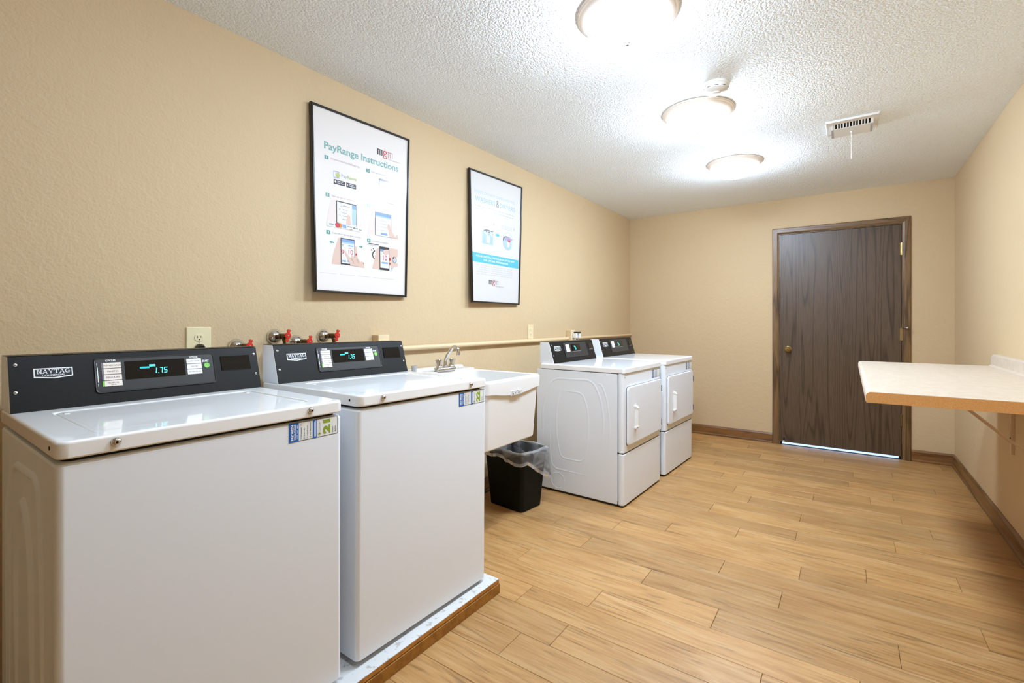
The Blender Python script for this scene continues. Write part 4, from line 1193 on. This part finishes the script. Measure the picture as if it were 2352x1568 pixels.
# ------------------------------------------------------------------ framed posters (slightly warped, standing off the wall)
class Poster:
    def __init__(s, label, y0, y1, z0, z1, xs, lrb):
        """xs: distance of the front face from the wall at TL, TR, BL, BR"""
        s.y0, s.y1, s.z0, s.z1, s.xs, s.lrb = y0, y1, z0, z1, xs, lrb
        s.root = thing('framed_poster', label, 'poster', (0, y0, z0), group='framed notices on the left wall')
    def P(s, a, b, l=0.0):
        tl, tr, bl_, br = s.xs
        x = (tl * (1 - a) + tr * a) * b + (bl_ * (1 - a) + br * a) * (1 - b)
        return Vector((x + l, (s.y1 - s.y0) * a, (s.z1 - s.z0) * b))
    def A(s, a, b, l):     # artwork coordinates as read off the picture's face
        l0, l1, r0, r1 = s.lrb          # left edge at bottom/top, right edge at bottom/top
        le = l0 + (l1 - l0) * b; re = r0 + (r1 - r0) * b
        u = (a - le) / (re - le)
        return s.P(0.012 + 0.976 * u, 0.008 + 0.984 * b, -0.010 + l)
    def build(s, paper):
        fw, dp = 0.011, 0.020
        Wd, Hg = s.y1 - s.y0, s.z1 - s.z0
        fa, fb = fw / Wd, fw / Hg
        def lp(ia, ib, l): return [s.P(a, b, l) for a, b in ((ia, ib), (1 - ia, ib), (1 - ia, 1 - ib), (ia, 1 - ib))]
        # four mitred rails
        O, I = [(0, 0), (1, 0), (1, 1), (0, 1)], [(fa, fb), (1 - fa, fb), (1 - fa, 1 - fb), (fa, 1 - fb)]
        for k in range(4):
            mb = MB(); j = (k + 1) % 4; L = []
            for q in (k, j):
                o, i = O[q], I[q]
                mid = ((o[0] * .75 + i[0] * .25), (o[1] * .75 + i[1] * .25)); mi = ((o[0] * .25 + i[0] * .75), (o[1] * .25 + i[1] * .75))
                L.append([s.P(*o, -dp), s.P(*o, -0.004), s.P(*mid, 0.0), s.P(*mi, 0.0), s.P(*i, -0.003), s.P(*i, -dp)])
            mb.loft(L)
            mb.out('frame_rail', 'frame_black', s.root, smooth=0)
        def grid(mb, k, l, flip=False):        # the sheet follows the frame's twist
            nx_, ny_ = 14, 20
            V = [[mb.v(s.P(fa * k + (1 - 2 * fa * k) * i / nx_, fb * k + (1 - 2 * fb * k) * j / ny_, l)) for i in range(nx_ + 1)] for j in range(ny_ + 1)]
            for j in range(ny_):
                for i in range(nx_):
                    q = [V[j][i], V[j][i + 1], V[j + 1][i + 1], V[j + 1][i]]
                    mb.f(q[::-1] if flip else q)
        mb = MB(); grid(mb, 0.8, -0.0108); grid(mb, 0.8, -dp + 0.001, True); mb.out('backing', 'frame_side', s.root, smooth=30, recalc=False)
        mb = MB(); grid(mb, 0.9, -0.0100); s.sheet = mb.out('paper', paper, s.root, smooth=30, recalc=False)
        mb = MB(); grid(mb, 0.7, -0.0060); mb.out('glazing', 'acrylic', s.root, smooth=30, recalc=False)
    def art(s):
        mb = MB(); mb.fn = s.A; mb.cell = 0.06; return mb
    def done(s, mb, name): return mb.out(name, None, s.sheet, smooth=0, recalc=False)

E1, E2, E3, E4, E5 = 0.0005, 0.0009, 0.0013, 0.0017, 0.0021
p1 = Poster('framed poster of payment steps with phone pictures, the larger-looking one above the second washer', 1.291, 1.894, 1.359, 2.274, (0.028, 0.054, 0.0644, 0.028), (0.006, -0.022, 0.933, 0.987))
p1.root['label'] = 'framed poster of numbered payment steps with pictures of hands holding phones'
p1.build('poster_paper')
def mgm(mb, x0, y0, x1, y1, sub):
    w3 = (x1 - x0) / 3.0; h = y1 - y0
    def em(x, w_, st):
        # condensed lower-case m
        for k in range(3): mb.rect(x + (w_ - st) / 2 * k, y0, x + (w_ - st) / 2 * k + st, y0 + h * (0.95 if k else 1.0), E1)
        mb.rect(x, y0 + h * 0.84, x + w_ * 0.95, y0 + h * 0.97, E1)
    mb.mat('ink_black'); em(x0, w3 * 0.98, w3 * 0.19)
    mb.mat('ink_red')
    gx = x0 + w3 * 1.5
    mb.arc(gx - w3 * 0.04, y0 + h * 0.66, w3 * 0.36, h * 0.32, w3 * 0.17, E1); mb.arc(gx - w3 * 0.02, y0 - h * 0.10, w3 * 0.44, h * 0.27, w3 * 0.17, E1)
    mb.poly([(gx - w3 * 0.36, y0 + h * 0.30), (gx - w3 * 0.15, y0 + h * 0.36), (gx - w3 * 0.12, y0 + h * 0.12), (gx - w3 * 0.32, y0 + h * 0.14)], E1); mb.rect(gx + w3 * 0.18, y0 + h * 0.84, gx + w3 * 0.48, y0 + h * 0.98, E1)
    mb.mat('ink_pink' if sub else 'ink_grey'); em(x0 + w3 * 2.06, w3 * 0.94, w3 * 0.12)
m = p1.art(); m.mat('ink_title'); m.text('PayRange Instructions', 0.086, 0.765, 0.862, 0.818, E1, 0.024); p1.done(m, 'heading')
m = p1.art(); mgm(m, 0.622, 0.846, 0.795, 0.882, True); m.mat('ink_pink'); m.text('Mac-Gray Management'[3:4] + ' ' + 'Property Management'[9:], 0.725, 0.831, 0.885, 0.841, E1); p1.done(m, 'logo')
STEPS = [(1, 0.089, 0.743, 'Download the free PayRange app', 0.146, 0.428, 'ink_teal_dark'), (2, 0.498, 0.740, 'Scan app and allow the connection', 0.552, 0.845, 'ink_teal_dark'),
         (3, 0.096, 0.538, 'Sign up for an account', 0.152, 0.375, 'ink_teal'), (4, 0.500, 0.535, None, 0, 0, 'ink_teal_pale'),
         (5, 0.101, 0.333, 'Swipe left or right to select machine', 0.155, 0.434, 'ink_teal_dark'), (6, 0.499, 0.328, 'Swipe up to send payment', 0.548, 0.735, 'ink_teal_dark')]
for n_, x, y, s_, a, b, ink in STEPS:
    m = p1.art(); m.mat(ink); m.rect(x, y - 0.021, x + 0.036, y, E1)
    m.mat('ink_white'); m.text(str(n_), x + (0.015 if n_ == 1 else 0.012), y - 0.017, x + (0.021 if n_ == 1 else 0.025), y - 0.004, E2, 0.02)
    if s_: m.mat('ink_grey' if n_ in (2, 5, 6) else 'ink_pink'); m.text(s_, a, y - 0.0165, b, y - 0.004, E1)
    p1.done(m, 'step_caption')
m = p1.art()      # app emblem, name and the two store badges
m.mat('ink_violet'); m.ring(0.170, 0.632, 0.224, 0.672, 0.005, E1, 0.008); m.mat('poster_paper'); m.rect(0.200, 0.640, 0.226, 0.660, E2)
m.mat('ink_green'); m.disc(0.211, 0.651, 0.019, 0.0125, E3)
m.mat('ink_violet'); m.text('Pay', 0.245, 0.640, 0.300, 0.664, E1, 0.0); m.mat('ink_green'); m.text('Range', 0.302, 0.640, 0.397, 0.664, E1, 0.02)
m.mat('ink_black'); m.rect(0.172, 0.598, 0.279, 0.624, E1); m.rect(0.292, 0.598, 0.390, 0.624, E1)
m.mat('ink_white'); m.text('App Store', 0.205, 0.602, 0.272, 0.613, E2, 0.01); m.text('Google play', 0.318, 0.602, 0.384, 0.613, E2, 0.01); m.disc(0.189, 0.611, 0.009, 0.0065, E2, 10); m.poly([(0.299, 0.604), (0.312, 0.611), (0.299, 0.618)], E2); m.rect(0.205, 0.616, 0.26, 0.619, E2); m.rect(0.318, 0.616, 0.365, 0.619, E2)
p1.done(m, 'app_badge')
m = p1.art()      # 2: phone in a hand
m.mat('skin_pale'); m.poly([(0.575, 0.60), (0.60, 0.705), (0.64, 0.705), (0.64, 0.60)], E1); m.poly([(0.79, 0.66), (0.825, 0.62), (0.80, 0.58), (0.785, 0.60)], E1)
m.mat('ink_grey'); m.rect(0.632, 0.565, 0.795, 0.704, E2); m.mat('ink_grey_mid'); m.rect(0.632, 0.693, 0.795, 0.704, E3); m.rect(0.632, 0.62, 0.640, 0.70, E3)
m.mat('ink_white'); m.rect(0.643, 0.569, 0.788, 0.690, E3); m.mat('ink_violet'); m.rect(0.655, 0.664, 0.765, 0.678, E4); m.mat('ink_pink'); m.rect(0.655, 0.653, 0.70, 0.664, E4); m.mat('ink_blue_pale'); m.rect(0.655, 0.618, 0.765, 0.622, E4)
p1.done(m, 'phone_picture')
m = p1.art()      # 3: phone between two hands, card marks below
m.mat('skin_pale'); m.poly([(0.104, 0.376), (0.118, 0.43), (0.145, 0.506), (0.20, 0.508), (0.20, 0.385)], E1); m.poly([(0.38, 0.46), (0.42, 0.45), (0.445, 0.41), (0.452, 0.376), (0.38, 0.376)], E1)
m.mat('ink_black'); m.rect(0.193, 0.385, 0.390, 0.508, E2); m.mat('ink_white'); m.rect(0.201, 0.385, 0.386, 0.502, E3)
m.mat('ink_blue'); m.rect(0.345, 0.478, 0.386, 0.502, E4); m.mat('ink_blue_pale'); m.rect(0.345, 0.39, 0.386, 0.478, E4)
m.mat('ink_grey'); m.arc(0.236, 0.487, 0.013, 0.008, 0.003, E4, 12); m.rect(0.256, 0.483, 0.32, 0.488, E4)
for k in range(4): m.rect(0.25, 0.462 - 0.018 * k, 0.30, 0.465 - 0.018 * k, E4)
m.mat('ink_black'); m.rect(0.222, 0.456, 0.228, 0.468, E4); m.rect(0.222, 0.425, 0.228, 0.432, E4)
m.mat('skin_mid'); m.poly([(0.285, 0.385), (0.292, 0.43), (0.305, 0.442), (0.325, 0.437), (0.336, 0.385)], E5)
m.mat('ink_white'); m.rect(0.107, 0.356, 0.44, 0.384, E5)
m.mat('ink_grey_mid'); m.text('VISA', 0.122, 0.364, 0.168, 0.374, 0.0026, 0.02)
m.mat('ink_red'); m.disc(0.203, 0.371, 0.024, 0.015, 0.0026, 16); m.mat('ink_orange'); m.disc(0.226, 0.371, 0.022, 0.014, 0.0022, 16)
m.mat('ink_blue'); m.rect(0.250, 0.361, 0.286, 0.380, 0.0026); m.mat('ink_grey'); m.rect(0.296, 0.370, 0.345, 0.376, 0.0026); m.mat('ink_orange'); m.poly([(0.305, 0.354), (0.345, 0.358), (0.345, 0.366)], 0.0026)
m.mat('ink_black'); m.disc(0.362, 0.371, 0.006, 0.005, 0.0026, 8); m.mat('ink_grey'); m.rect(0.375, 0.368, 0.40, 0.374, 0.0026); m.rect(0.412, 0.364, 0.44, 0.370, 0.0026)
p1.done(m, 'phone_picture')
m = p1.art()      # 4
m.mat('skin_pale'); m.poly([(0.505, 0.353), (0.52, 0.42), (0.548, 0.48), (0.592, 0.49), (0.592, 0.353)], E1); m.poly([(0.77, 0.44), (0.80, 0.43), (0.82, 0.36), (0.77, 0.36)], E1)
m.mat('ink_grey'); m.rect(0.587, 0.355, 0.772, 0.498, E2); m.mat('ink_grey_mid'); m.rect(0.585, 0.355, 0.591, 0.46, E3); m.mat('ink_white'); m.rect(0.593, 0.357, 0.768, 0.494, E3)
m.mat('ink_blue'); m.rect(0.593, 0.477, 0.768, 0.494, E4); m.mat('ink_blue_pale'); m.rect(0.593, 0.469, 0.768, 0.477, E4)
m.mat('ink_grey_pale')
for k in range(4): m.rect(0.64, 0.448 - 0.019 * k, 0.715, 0.451 - 0.019 * k, E4); m.arc(0.616, 0.449 - 0.019 * k, 0.010, 0.006, 0.003, E4, 10)
m.mat('ink_blue'); m.rect(0.652, 0.364, 0.722, 0.377, E4)
m.mat('skin_mid'); m.poly([(0.725, 0.42), (0.735, 0.44), (0.752, 0.436), (0.772, 0.395), (0.80, 0.376), (0.815, 0.362), (0.845, 0.385), (0.850, 0.357), (0.755, 0.357), (0.74, 0.39)], E5)
p1.done(m, 'phone_picture')
m = p1.art()      # 5: swiping between numbered machines
m.mat('skin_mid'); m.poly([(0.146, 0.152), (0.165, 0.215), (0.195, 0.27), (0.21, 0.302), (0.236, 0.30), (0.236, 0.152)], E1); m.poly([(0.36, 0.28), (0.39, 0.265), (0.40, 0.20), (0.37, 0.20)], E1)
m.mat('ink_black'); m.rect(0.231, 0.155, 0.370, 0.304, E2); m.mat('ink_white'); m.rect(0.239, 0.163, 0.365, 0.299, E3)
m.mat('ink_blue'); m.rect(0.239, 0.283, 0.365, 0.299, E4); m.mat('ink_blue_pale'); m.rect(0.239, 0.275, 0.365, 0.283, E4); m.mat('ink_blue'); m.rect(0.305, 0.262, 0.355, 0.269, E4); m.rect(0.242, 0.262, 0.258, 0.267, E4); m.rect(0.245, 0.170, 0.282, 0.180, E4); m.rect(0.294, 0.172, 0.315, 0.181, E4)
m.mat('ink_red'); m.text('9', 0.239, 0.212, 0.262, 0.238, E4, 0.01); m.text('10', 0.307, 0.216, 0.350, 0.244, E4, 0.0); m.mat('ink_pink'); m.rect(0.305, 0.250, 0.335, 0.254, E4)
m.mat('skin_mid'); m.poly([(0.262, 0.232), (0.272, 0.238), (0.285, 0.226), (0.312, 0.204), (0.326, 0.198), (0.333, 0.214), (0.346, 0.216), (0.372, 0.196), (0.388, 0.210), (0.402, 0.200), (0.425, 0.182), (0.442, 0.186), (0.463, 0.176), (0.465, 0.152), (0.325, 0.155), (0.306, 0.178), (0.283, 0.206)], E5)
m.mat('skin_dark'); m.poly([(0.330, 0.196), (0.336, 0.198), (0.360, 0.170), (0.354, 0.170)], 0.0027); m.poly([(0.386, 0.196), (0.391, 0.197), (0.410, 0.172), (0.405, 0.172)], 0.0027); m.poly([(0.446, 0.178), (0.462, 0.182), (0.462, 0.165)], 0.0027)
m.mat('ink_red'); m.disc(0.383, 0.222, 0.008, 0.007, 0.0018, 8)
m.mat('ink_teal_dark'); m.poly([(0.129, 0.272), (0.148, 0.280), (0.148, 0.275), (0.170, 0.274), (0.170, 0.267), (0.148, 0.268), (0.148, 0.262)], E1); m.poly([(0.452, 0.272), (0.434, 0.280), (0.434, 0.275), (0.415, 0.274), (0.415, 0.268), (0.434, 0.268), (0.434, 0.262)], E1)
p1.done(m, 'phone_picture')
m = p1.art()      # 6: phone in front of a machine
m.mat('ink_grey_pale'); m.rect(0.50, 0.288, 0.60, 0.296, E1); m.mat('ink_black'); m.poly([(0.515, 0.297), (0.625, 0.297), (0.625, 0.301), (0.515, 0.302)], E1)
m.mat('ink_black'); m.arc(0.592, 0.235, 0.040, 0.030, 0.010, E1, 16, 1.8, 4.6); m.disc(0.565, 0.272, 0.006, 0.004, E1, 8); m.mat('ink_pink'); m.disc(0.545, 0.262, 0.009, 0.006, E1, 10)
m.mat('skin_mid'); m.poly([(0.550, 0.152), (0.572, 0.20), (0.603, 0.275), (0.632, 0.285), (0.636, 0.152)], E2); m.poly([(0.70, 0.292), (0.846, 0.292), (0.846, 0.245), (0.80, 0.225), (0.80, 0.20), (0.846, 0.205), (0.846, 0.186), (0.78, 0.17), (0.735, 0.19), (0.735, 0.26)], E2)
m.mat('ink_grey'); m.arc(0.805, 0.222, 0.028, 0.022, 0.009, E3, 14); m.mat('ink_black'); m.disc(0.793, 0.234, 0.007, 0.006, E4, 8); m.mat('ink_blue_pale'); m.disc(0.805, 0.218, 0.012, 0.009, E4, 10); m.mat('ink_red'); m.disc(0.752, 0.222, 0.010, 0.010, E3, 10); m.disc(0.752, 0.195, 0.008, 0.006, E3, 10)
m.mat('ink_black'); m.rect(0.631, 0.151, 0.744, 0.293, E3); m.mat('ink_white'); m.rect(0.640, 0.164, 0.738, 0.276, E4); m.mat('ink_blue'); m.rect(0.640, 0.263, 0.738, 0.276, E5); m.rect(0.655, 0.190, 0.728, 0.200, E5)
m.mat('skin_mid'); m.poly([(0.668, 0.252), (0.675, 0.272), (0.70, 0.278), (0.735, 0.280), (0.735, 0.252), (0.70, 0.244)], 0.0027)
m.mat('ink_red'); m.text('10', 0.670, 0.211, 0.716, 0.242, 0.0026)
m.mat('ink_teal_dark'); m.poly([(0.775, 0.175), (0.784, 0.163), (0.778, 0.163), (0.778, 0.150), (0.772, 0.150), (0.772, 0.163), (0.766, 0.163)], E1)
p1.done(m, 'phone_picture')
m = p1.art(); m.mat('ink_grey_pale')
for a, b in ((0.04, 0.19), (0.22, 0.37), (0.40, 0.52), (0.56, 0.80)): m.rect(a, 0.098, b, 0.100, E1)
p1.done(m, 'fine_print')

p2 = Poster('framed notice with a blue-green band about not overloading washers and dryers, above the sink', 2.454, 3.054, 1.350, 2.266, (0.028, 0.057, 0.055, 0.028), (0.034, 0.0, 0.909, 0.99))
p2.root['label'] = 'framed notice with a turquoise band about overloading, on the wall past the sink'
p2.build('poster_paper_cool')
m = p2.art(); m.mat('ink_sky_pale'); m.text('PLEASE DO NOT OVERLOAD THE', 0.084, 0.840, 0.845, 0.862, E1, 0.0)
m.mat('ink_sky'); m.text('WASHERS', 0.094, 0.775, 0.455, 0.812, E1, 0.0); m.text('DRYERS', 0.545, 0.775, 0.850, 0.812, E1, 0.0); m.mat('ink_grey_mid'); m.text('&', 0.475, 0.770, 0.528, 0.826, E1, 0.0); p2.done(m, 'heading')
m = p2.art(); m.mat('ink_print')
def greek(m, x0, x1, y, seed):        # lines of print too small to read
    r = random.Random(seed); x = x0
    while x < x1 - 0.01:
        w_ = min(r.uniform(0.02, 0.075), x1 - x); m.rect(x, y, x + w_, y + 0.0045, E1); x += w_ + 0.011
greek(m, 0.088, 0.826, 0.738, 1); greek(m, 0.090, 0.822, 0.715, 2); greek(m, 0.091, 0.416, 0.690, 3); p2.done(m, 'fine_print')
m = p2.art(); m.mat('ink_grey_pale')
for x0, x1, y in ((0.185, 0.40, 0.638), (0.563, 0.79, 0.636)):
    for k in range(3): greek(m, x0, x1, y - 0.012 * k - 0.004, 10 + k)
m.rect(0.414, 0.618, 0.44, 0.642, E1); m.rect(0.812, 0.616, 0.838, 0.640, E1)
m.mat('ink_sky'); m.poly([(0.065, 0.572), (0.115, 0.572), (0.115, 0.578), (0.140, 0.567), (0.115, 0.556), (0.115, 0.562), (0.065, 0.562)], E1); m.mat('ink_band'); m.poly([(0.458, 0.556), (0.50, 0.556), (0.50, 0.562), (0.534, 0.546), (0.50, 0.531), (0.50, 0.537), (0.458, 0.537)], E1)
m.mat('ink_pink'); m.rect(0.145, 0.566, 0.45, 0.5675, E1); m.rect(0.54, 0.5435, 0.84, 0.545, E1)
m.mat('ink_sky_pale'); m.ring(0.209, 0.455, 0.408, 0.556, 0.008, E1, 0.014); m.mat('ink_blue_pale'); m.poly([(0.223, 0.463), (0.394, 0.463), (0.394, 0.52), (0.34, 0.545), (0.28, 0.53), (0.223, 0.55)], E2); m.mat('ink_white'); m.rect(0.285, 0.466, 0.345, 0.525, E3)
m.mat('ink_grey_mid'); m.poly([(0.225, 0.550), (0.25, 0.566), (0.30, 0.572), (0.41, 0.566), (0.41, 0.561), (0.30, 0.563), (0.25, 0.555)], E3); m.disc(0.285, 0.556, 0.010, 0.006, E4, 8); m.disc(0.335, 0.552, 0.012, 0.007, E4, 8)
m.mat('ink_grey_pale'); m.arc(0.697, 0.515, 0.104, 0.076, 0.006, E1, 30); m.mat('ink_blue_pale'); m.disc(0.690, 0.495, 0.085, 0.050, E2, 24); m.mat('ink_white'); m.disc(0.70, 0.492, 0.03, 0.025, E3, 14)
m.mat('ink_violet'); m.poly([(0.60, 0.535), (0.65, 0.552), (0.74, 0.552), (0.79, 0.535), (0.76, 0.520), (0.64, 0.522)], E3); m.mat('ink_pink'); m.disc(0.715, 0.525, 0.035, 0.017, E4, 12); m.mat('ink_red'); m.disc(0.722, 0.518, 0.014, 0.010, E5, 10); m.mat('ink_grey_mid'); m.poly([(0.595, 0.52), (0.61, 0.545), (0.65, 0.556), (0.74, 0.552), (0.65, 0.548), (0.62, 0.535), (0.605, 0.512)], E4)
p2.done(m, 'machine_picture')
m = p2.art(); m.mat('ink_band'); m.rect(0.027, 0.303, 0.917, 0.376, E1)
m.mat('ink_white'); m.text('PLEASE ONLY FILL THE DRUM 3/4 OF THE WAY', 0.103, 0.345, 0.831, 0.360, E2, 0.025); m.text('FOR OPTIMAL PERFORMANCE', 0.233, 0.319, 0.700, 0.334, E2, 0.025); p2.done(m, 'band')
m = p2.art(); m.mat('ink_grey_pale')
for k in range(5): greek(m, 0.107, 0.785, 0.280 - 0.0165 * k, 30 + k)
p2.done(m, 'fine_print')
m = p2.art(); mgm(m, 0.325, 0.143, 0.497, 0.176, False); m.mat('ink_grey_mid'); m.text('Management', 0.45, 0.126, 0.60, 0.135, E1); p2.done(m, 'logo')

# ------------------------------------------------------------------ outlets, valves and conduit on the left wall
def receptacle(parent, x, y, z, mname='ivory_plastic', holes=True):
    mb = MB(); mb.mat(mname)
    mb.loft([[Vector((x + d, y + p.x, z + p.y)) for p in rrect(-0.017 + i, 0.017 - i, -0.0145 + i, 0.0145 - i, 0.012, 5)] for d, i in ((0, 0), (0.0016, 0), (0.0024, 0.0008))])
    if holes:
        mb.mat('dark_gap')
        for yy, h in ((-0.0062, 0.0075), (0.0062, 0.0062)): mb.box(x + 0.0022, x + 0.0028, y + yy - 0.0012, y + yy + 0.0012, z + 0.003 - h / 2, z + 0.003 + h / 2)
        mb.lathe([(0.0026, 0.0022), (0.0026, 0.0028), (0, 0.0028)], 10, at((x, y, z - 0.0078), 'x'))
    return mb.out('receptacle', None, parent)
def plate(parent, x, y, z, mname='ivory_plastic', w_=0.089, h_=0.124):
    mb = MB(); mb.loft([[Vector((x + d, y + p.x, z + p.y)) for p in rrect(-w_ / 2 + i, w_ / 2 - i, -h_ / 2 + i, h_ / 2 - i, 0.004, 3)] for d, i in ((0.0, 0), (0.003, 0), (0.0062, 0.003))])
    return mb.out('cover_plate', mname, parent, smooth=30)
t = thing('wall_outlet', 'ivory double outlet plate behind the first washer', 'outlet', (0.0, 0.819, 1.133))
plate(t, 0.0005, 0, 0); receptacle(t, 0.0062, 0, 0.0195); receptacle(t, 0.0062, 0, -0.0195, holes=False)
m = MB(); m.lathe([(0, 0), (0.0028, 0), (0.0028, 0.0009), (0, 0.0012)], 10, at((0.0062, 0, 0), 'x')); m.out('screw', 'steel_screw', t)
m = MB()
m.lathe([(0.0, 0.0), (0.0155, 0.0), (0.0155, 0.014), (0.012, 0.026), (0.006, 0.034)], 16, at((0.0092, 0, 0), 'x'))
m.tube(smoothpath([(0.040, 0, 0), (0.058, 0, -0.004), (0.062, 0.004, -0.12), (0.05, 0.01, -0.30)], 0.02), 0.0042, 8)
o = m.out('power_plug', 'black_plastic'); o.location = (0, 0.819, 1.1125); tag(o, 'black round plug and cord in the ivory outlet behind the first washer', 'plug')

t = thing('wall_outlet', 'narrow ivory outlet plate above the pipe, left of the first dryer', 'outlet', (0.0, 3.243, 1.136))
plate(t, 0.0005, 0, 0, 'almond_plastic', 0.080, 0.118); receptacle(t, 0.0062, 0, 0.0195, 'ivory_plastic'); receptacle(t, 0.0062, 0, -0.0195, 'ivory_plastic')

def surface_box(y, z, label):
    t = thing('outlet_box', label, 'outlet box', (0.0, y, z))
    mb = MB(); mb.box(0.0005, 0.048, -0.038, 0.038, -0.058, 0.058); mb.out('box_body', 'conduit_paint', t, smooth=0, bevel=0.003)
    plate(t, 0.048, 0, 0, 'almond_plastic', 0.076, 0.116)
    receptacle(t, 0.0542, 0, 0.0195, 'almond_plastic'); receptacle(t, 0.0542, 0, -0.0195, 'almond_plastic')
    return t
surface_box(1.706, 1.088, 'tan surface-mounted outlet box peeking over the second washer')
surface_box(3.885, 1.086, 'tan surface-mounted outlet box with plugs above the first dryer')
for y, z, s, lab in ((3.885, 1.094, 0.017, 'white square plug in the tan box, nearer the sink'), (3.945, 1.092, 0.019, 'white square plug at the tan box, nearer the end wall')):
    m = MB(); m.box(0.0578, 0.092, -s, s, -0.022, 0.019)
    if y > 3.9: m.box(0.0578, 0.064, -s, s, -0.022, 0.019)
    m.tube(smoothpath([(0.078, 0, -0.021), (0.080, 0, -0.10), (0.07, 0.01, -0.3)], 0.02), 0.004, 8)
    o = m.out('power_plug', 'white_plastic', bevel=0.003); o.location = (0, y, z); tag(o, lab, 'plug')
m = MB(); slab(m, 0.0, 0.042, -0.034, 0.034, 0.0, 0.012, 0.006, 0.003); o = m.out('adapter_cap', 'black_plastic'); o.location = (0.056, 3.925, 1.1145); tag(o, 'small black adapter lying on the white plugs at the tan box', 'adapter')

def bell(y, z, label, hose):
    t = thing('water_valve', label, 'valve', (0.0, y, z), group='laundry water valves on the left wall')
    mb = MB(); mb.lathe([(0.0345, 0.0008), (0.0345, 0.003), (0.032, 0.010), (0.024, 0.020), (0.014, 0.026), (0.011, 0.027)], 32, at((0, 0, 0), 'x')); mb.out('escutcheon', 'chrome', t, smooth=50)
    mb = MB(); mb.tube([(0.020, 0, 0), (0.080, 0, 0.004)], 0.0095, 12); mb.tube([(0.050, 0, 0.002), (0.070, 0, 0.003)], 0.0135, 6); mb.tube([(0.078, 0, 0.004), (0.112, 0, 0.006)], [0.012, 0.0075], 10)
    mb.tube([(0.078, 0, 0.003), (0.090, 0.0, -0.018), (0.094, 0.0, -0.034)], 0.0095, 10)
    mb.out('valve_body', 'bronze_body', t, smooth=50)
    mb = MB()
    mb.lathe([(0.0, 0.0), (0.013, 0.0), (0.015, 0.003), (0.013, 0.007), (0.0, 0.007)], 18, at((0.112, 0, 0.006), 'x'))
    for a in (78, 258):
        ca, sa = math.cos(math.radians(a)), math.sin(math.radians(a))
        M = Matrix.Translation((0.1155, 0, 0.006)) @ Matrix(((0, 0, 1, 0), (ca, -sa, 0, 0), (sa, ca, 0, 0), (0, 0, 0, 1)))
        mb.loft([[M @ Vector(p) for p in ((0.008, -0.006, -0.0035), (0.008, 0.006, -0.0035), (0.008, 0.006, 0.0035), (0.008, -0.006, 0.0035))],
                 [M @ Vector(p) for p in ((0.016, -0.0045, -0.003), (0.016, 0.0045, -0.003), (0.016, 0.0045, 0.003), (0.016, -0.0045, 0.003))],
                 [M @ Vector(p) for p in ((0.022, -0.0075, -0.004), (0.022, 0.0075, -0.004), (0.022, 0.0075, 0.004), (0.022, -0.0075, 0.004))],
                 [M @ Vector(p) for p in ((0.027, -0.005, -0.003), (0.027, 0.005, -0.003), (0.027, 0.005, 0.003), (0.027, -0.005, 0.003))]])
    hd = mb.out('valve_handle', 'red_handle', t, smooth=50)
    mb = MB(); mb.lathe([(0, 0), (0.0042, 0), (0.0035, 0.002), (0, 0.0024)], 8, at((0.119, 0, 0.006), 'x')); mb.out('handle_screw', 'steel_screw', hd)
    mb = MB(); mb.lathe([(0.013, 0), (0.0135, 0.004), (0.0135, 0.020), (0.010, 0.024), (0.0085, 0.026)], 12, at((0.094, 0, -0.032), '-z'))
    mb.tube([(0.094, 0, -0.056), (0.092, 0.004, -0.20), (0.07, 0.02, -0.42)], 0.0085, 10)
    mb.out('hose', 'black_plastic' if hose else 'white_plastic', t)
bell(0.963, 1.110, 'chrome wall valve with red handle above the right end of the first washer', False)
bell(1.126, 1.149, 'higher chrome valve with red handle at the left end of the second washer', True)
bell(1.229, 1.120, 'low chrome valve with red handle between the two higher ones', False)
bell(1.372, 1.145, 'chrome wall valve with red handle farthest along, above the second washer display', True)

m = MB(); m.tube([(0.019, 1.746, 1.062), (0.019, 3.846, 1.064)], 0.0155, 16)
m.tube([(0.019, 3.925, 1.066), (0.019, 5.40, 1.068)], 0.0125, 14)
o = m.out('conduit_pipe', 'conduit_paint'); tag(o, 'tan painted pipe running along the left wall behind the sink', 'pipe')
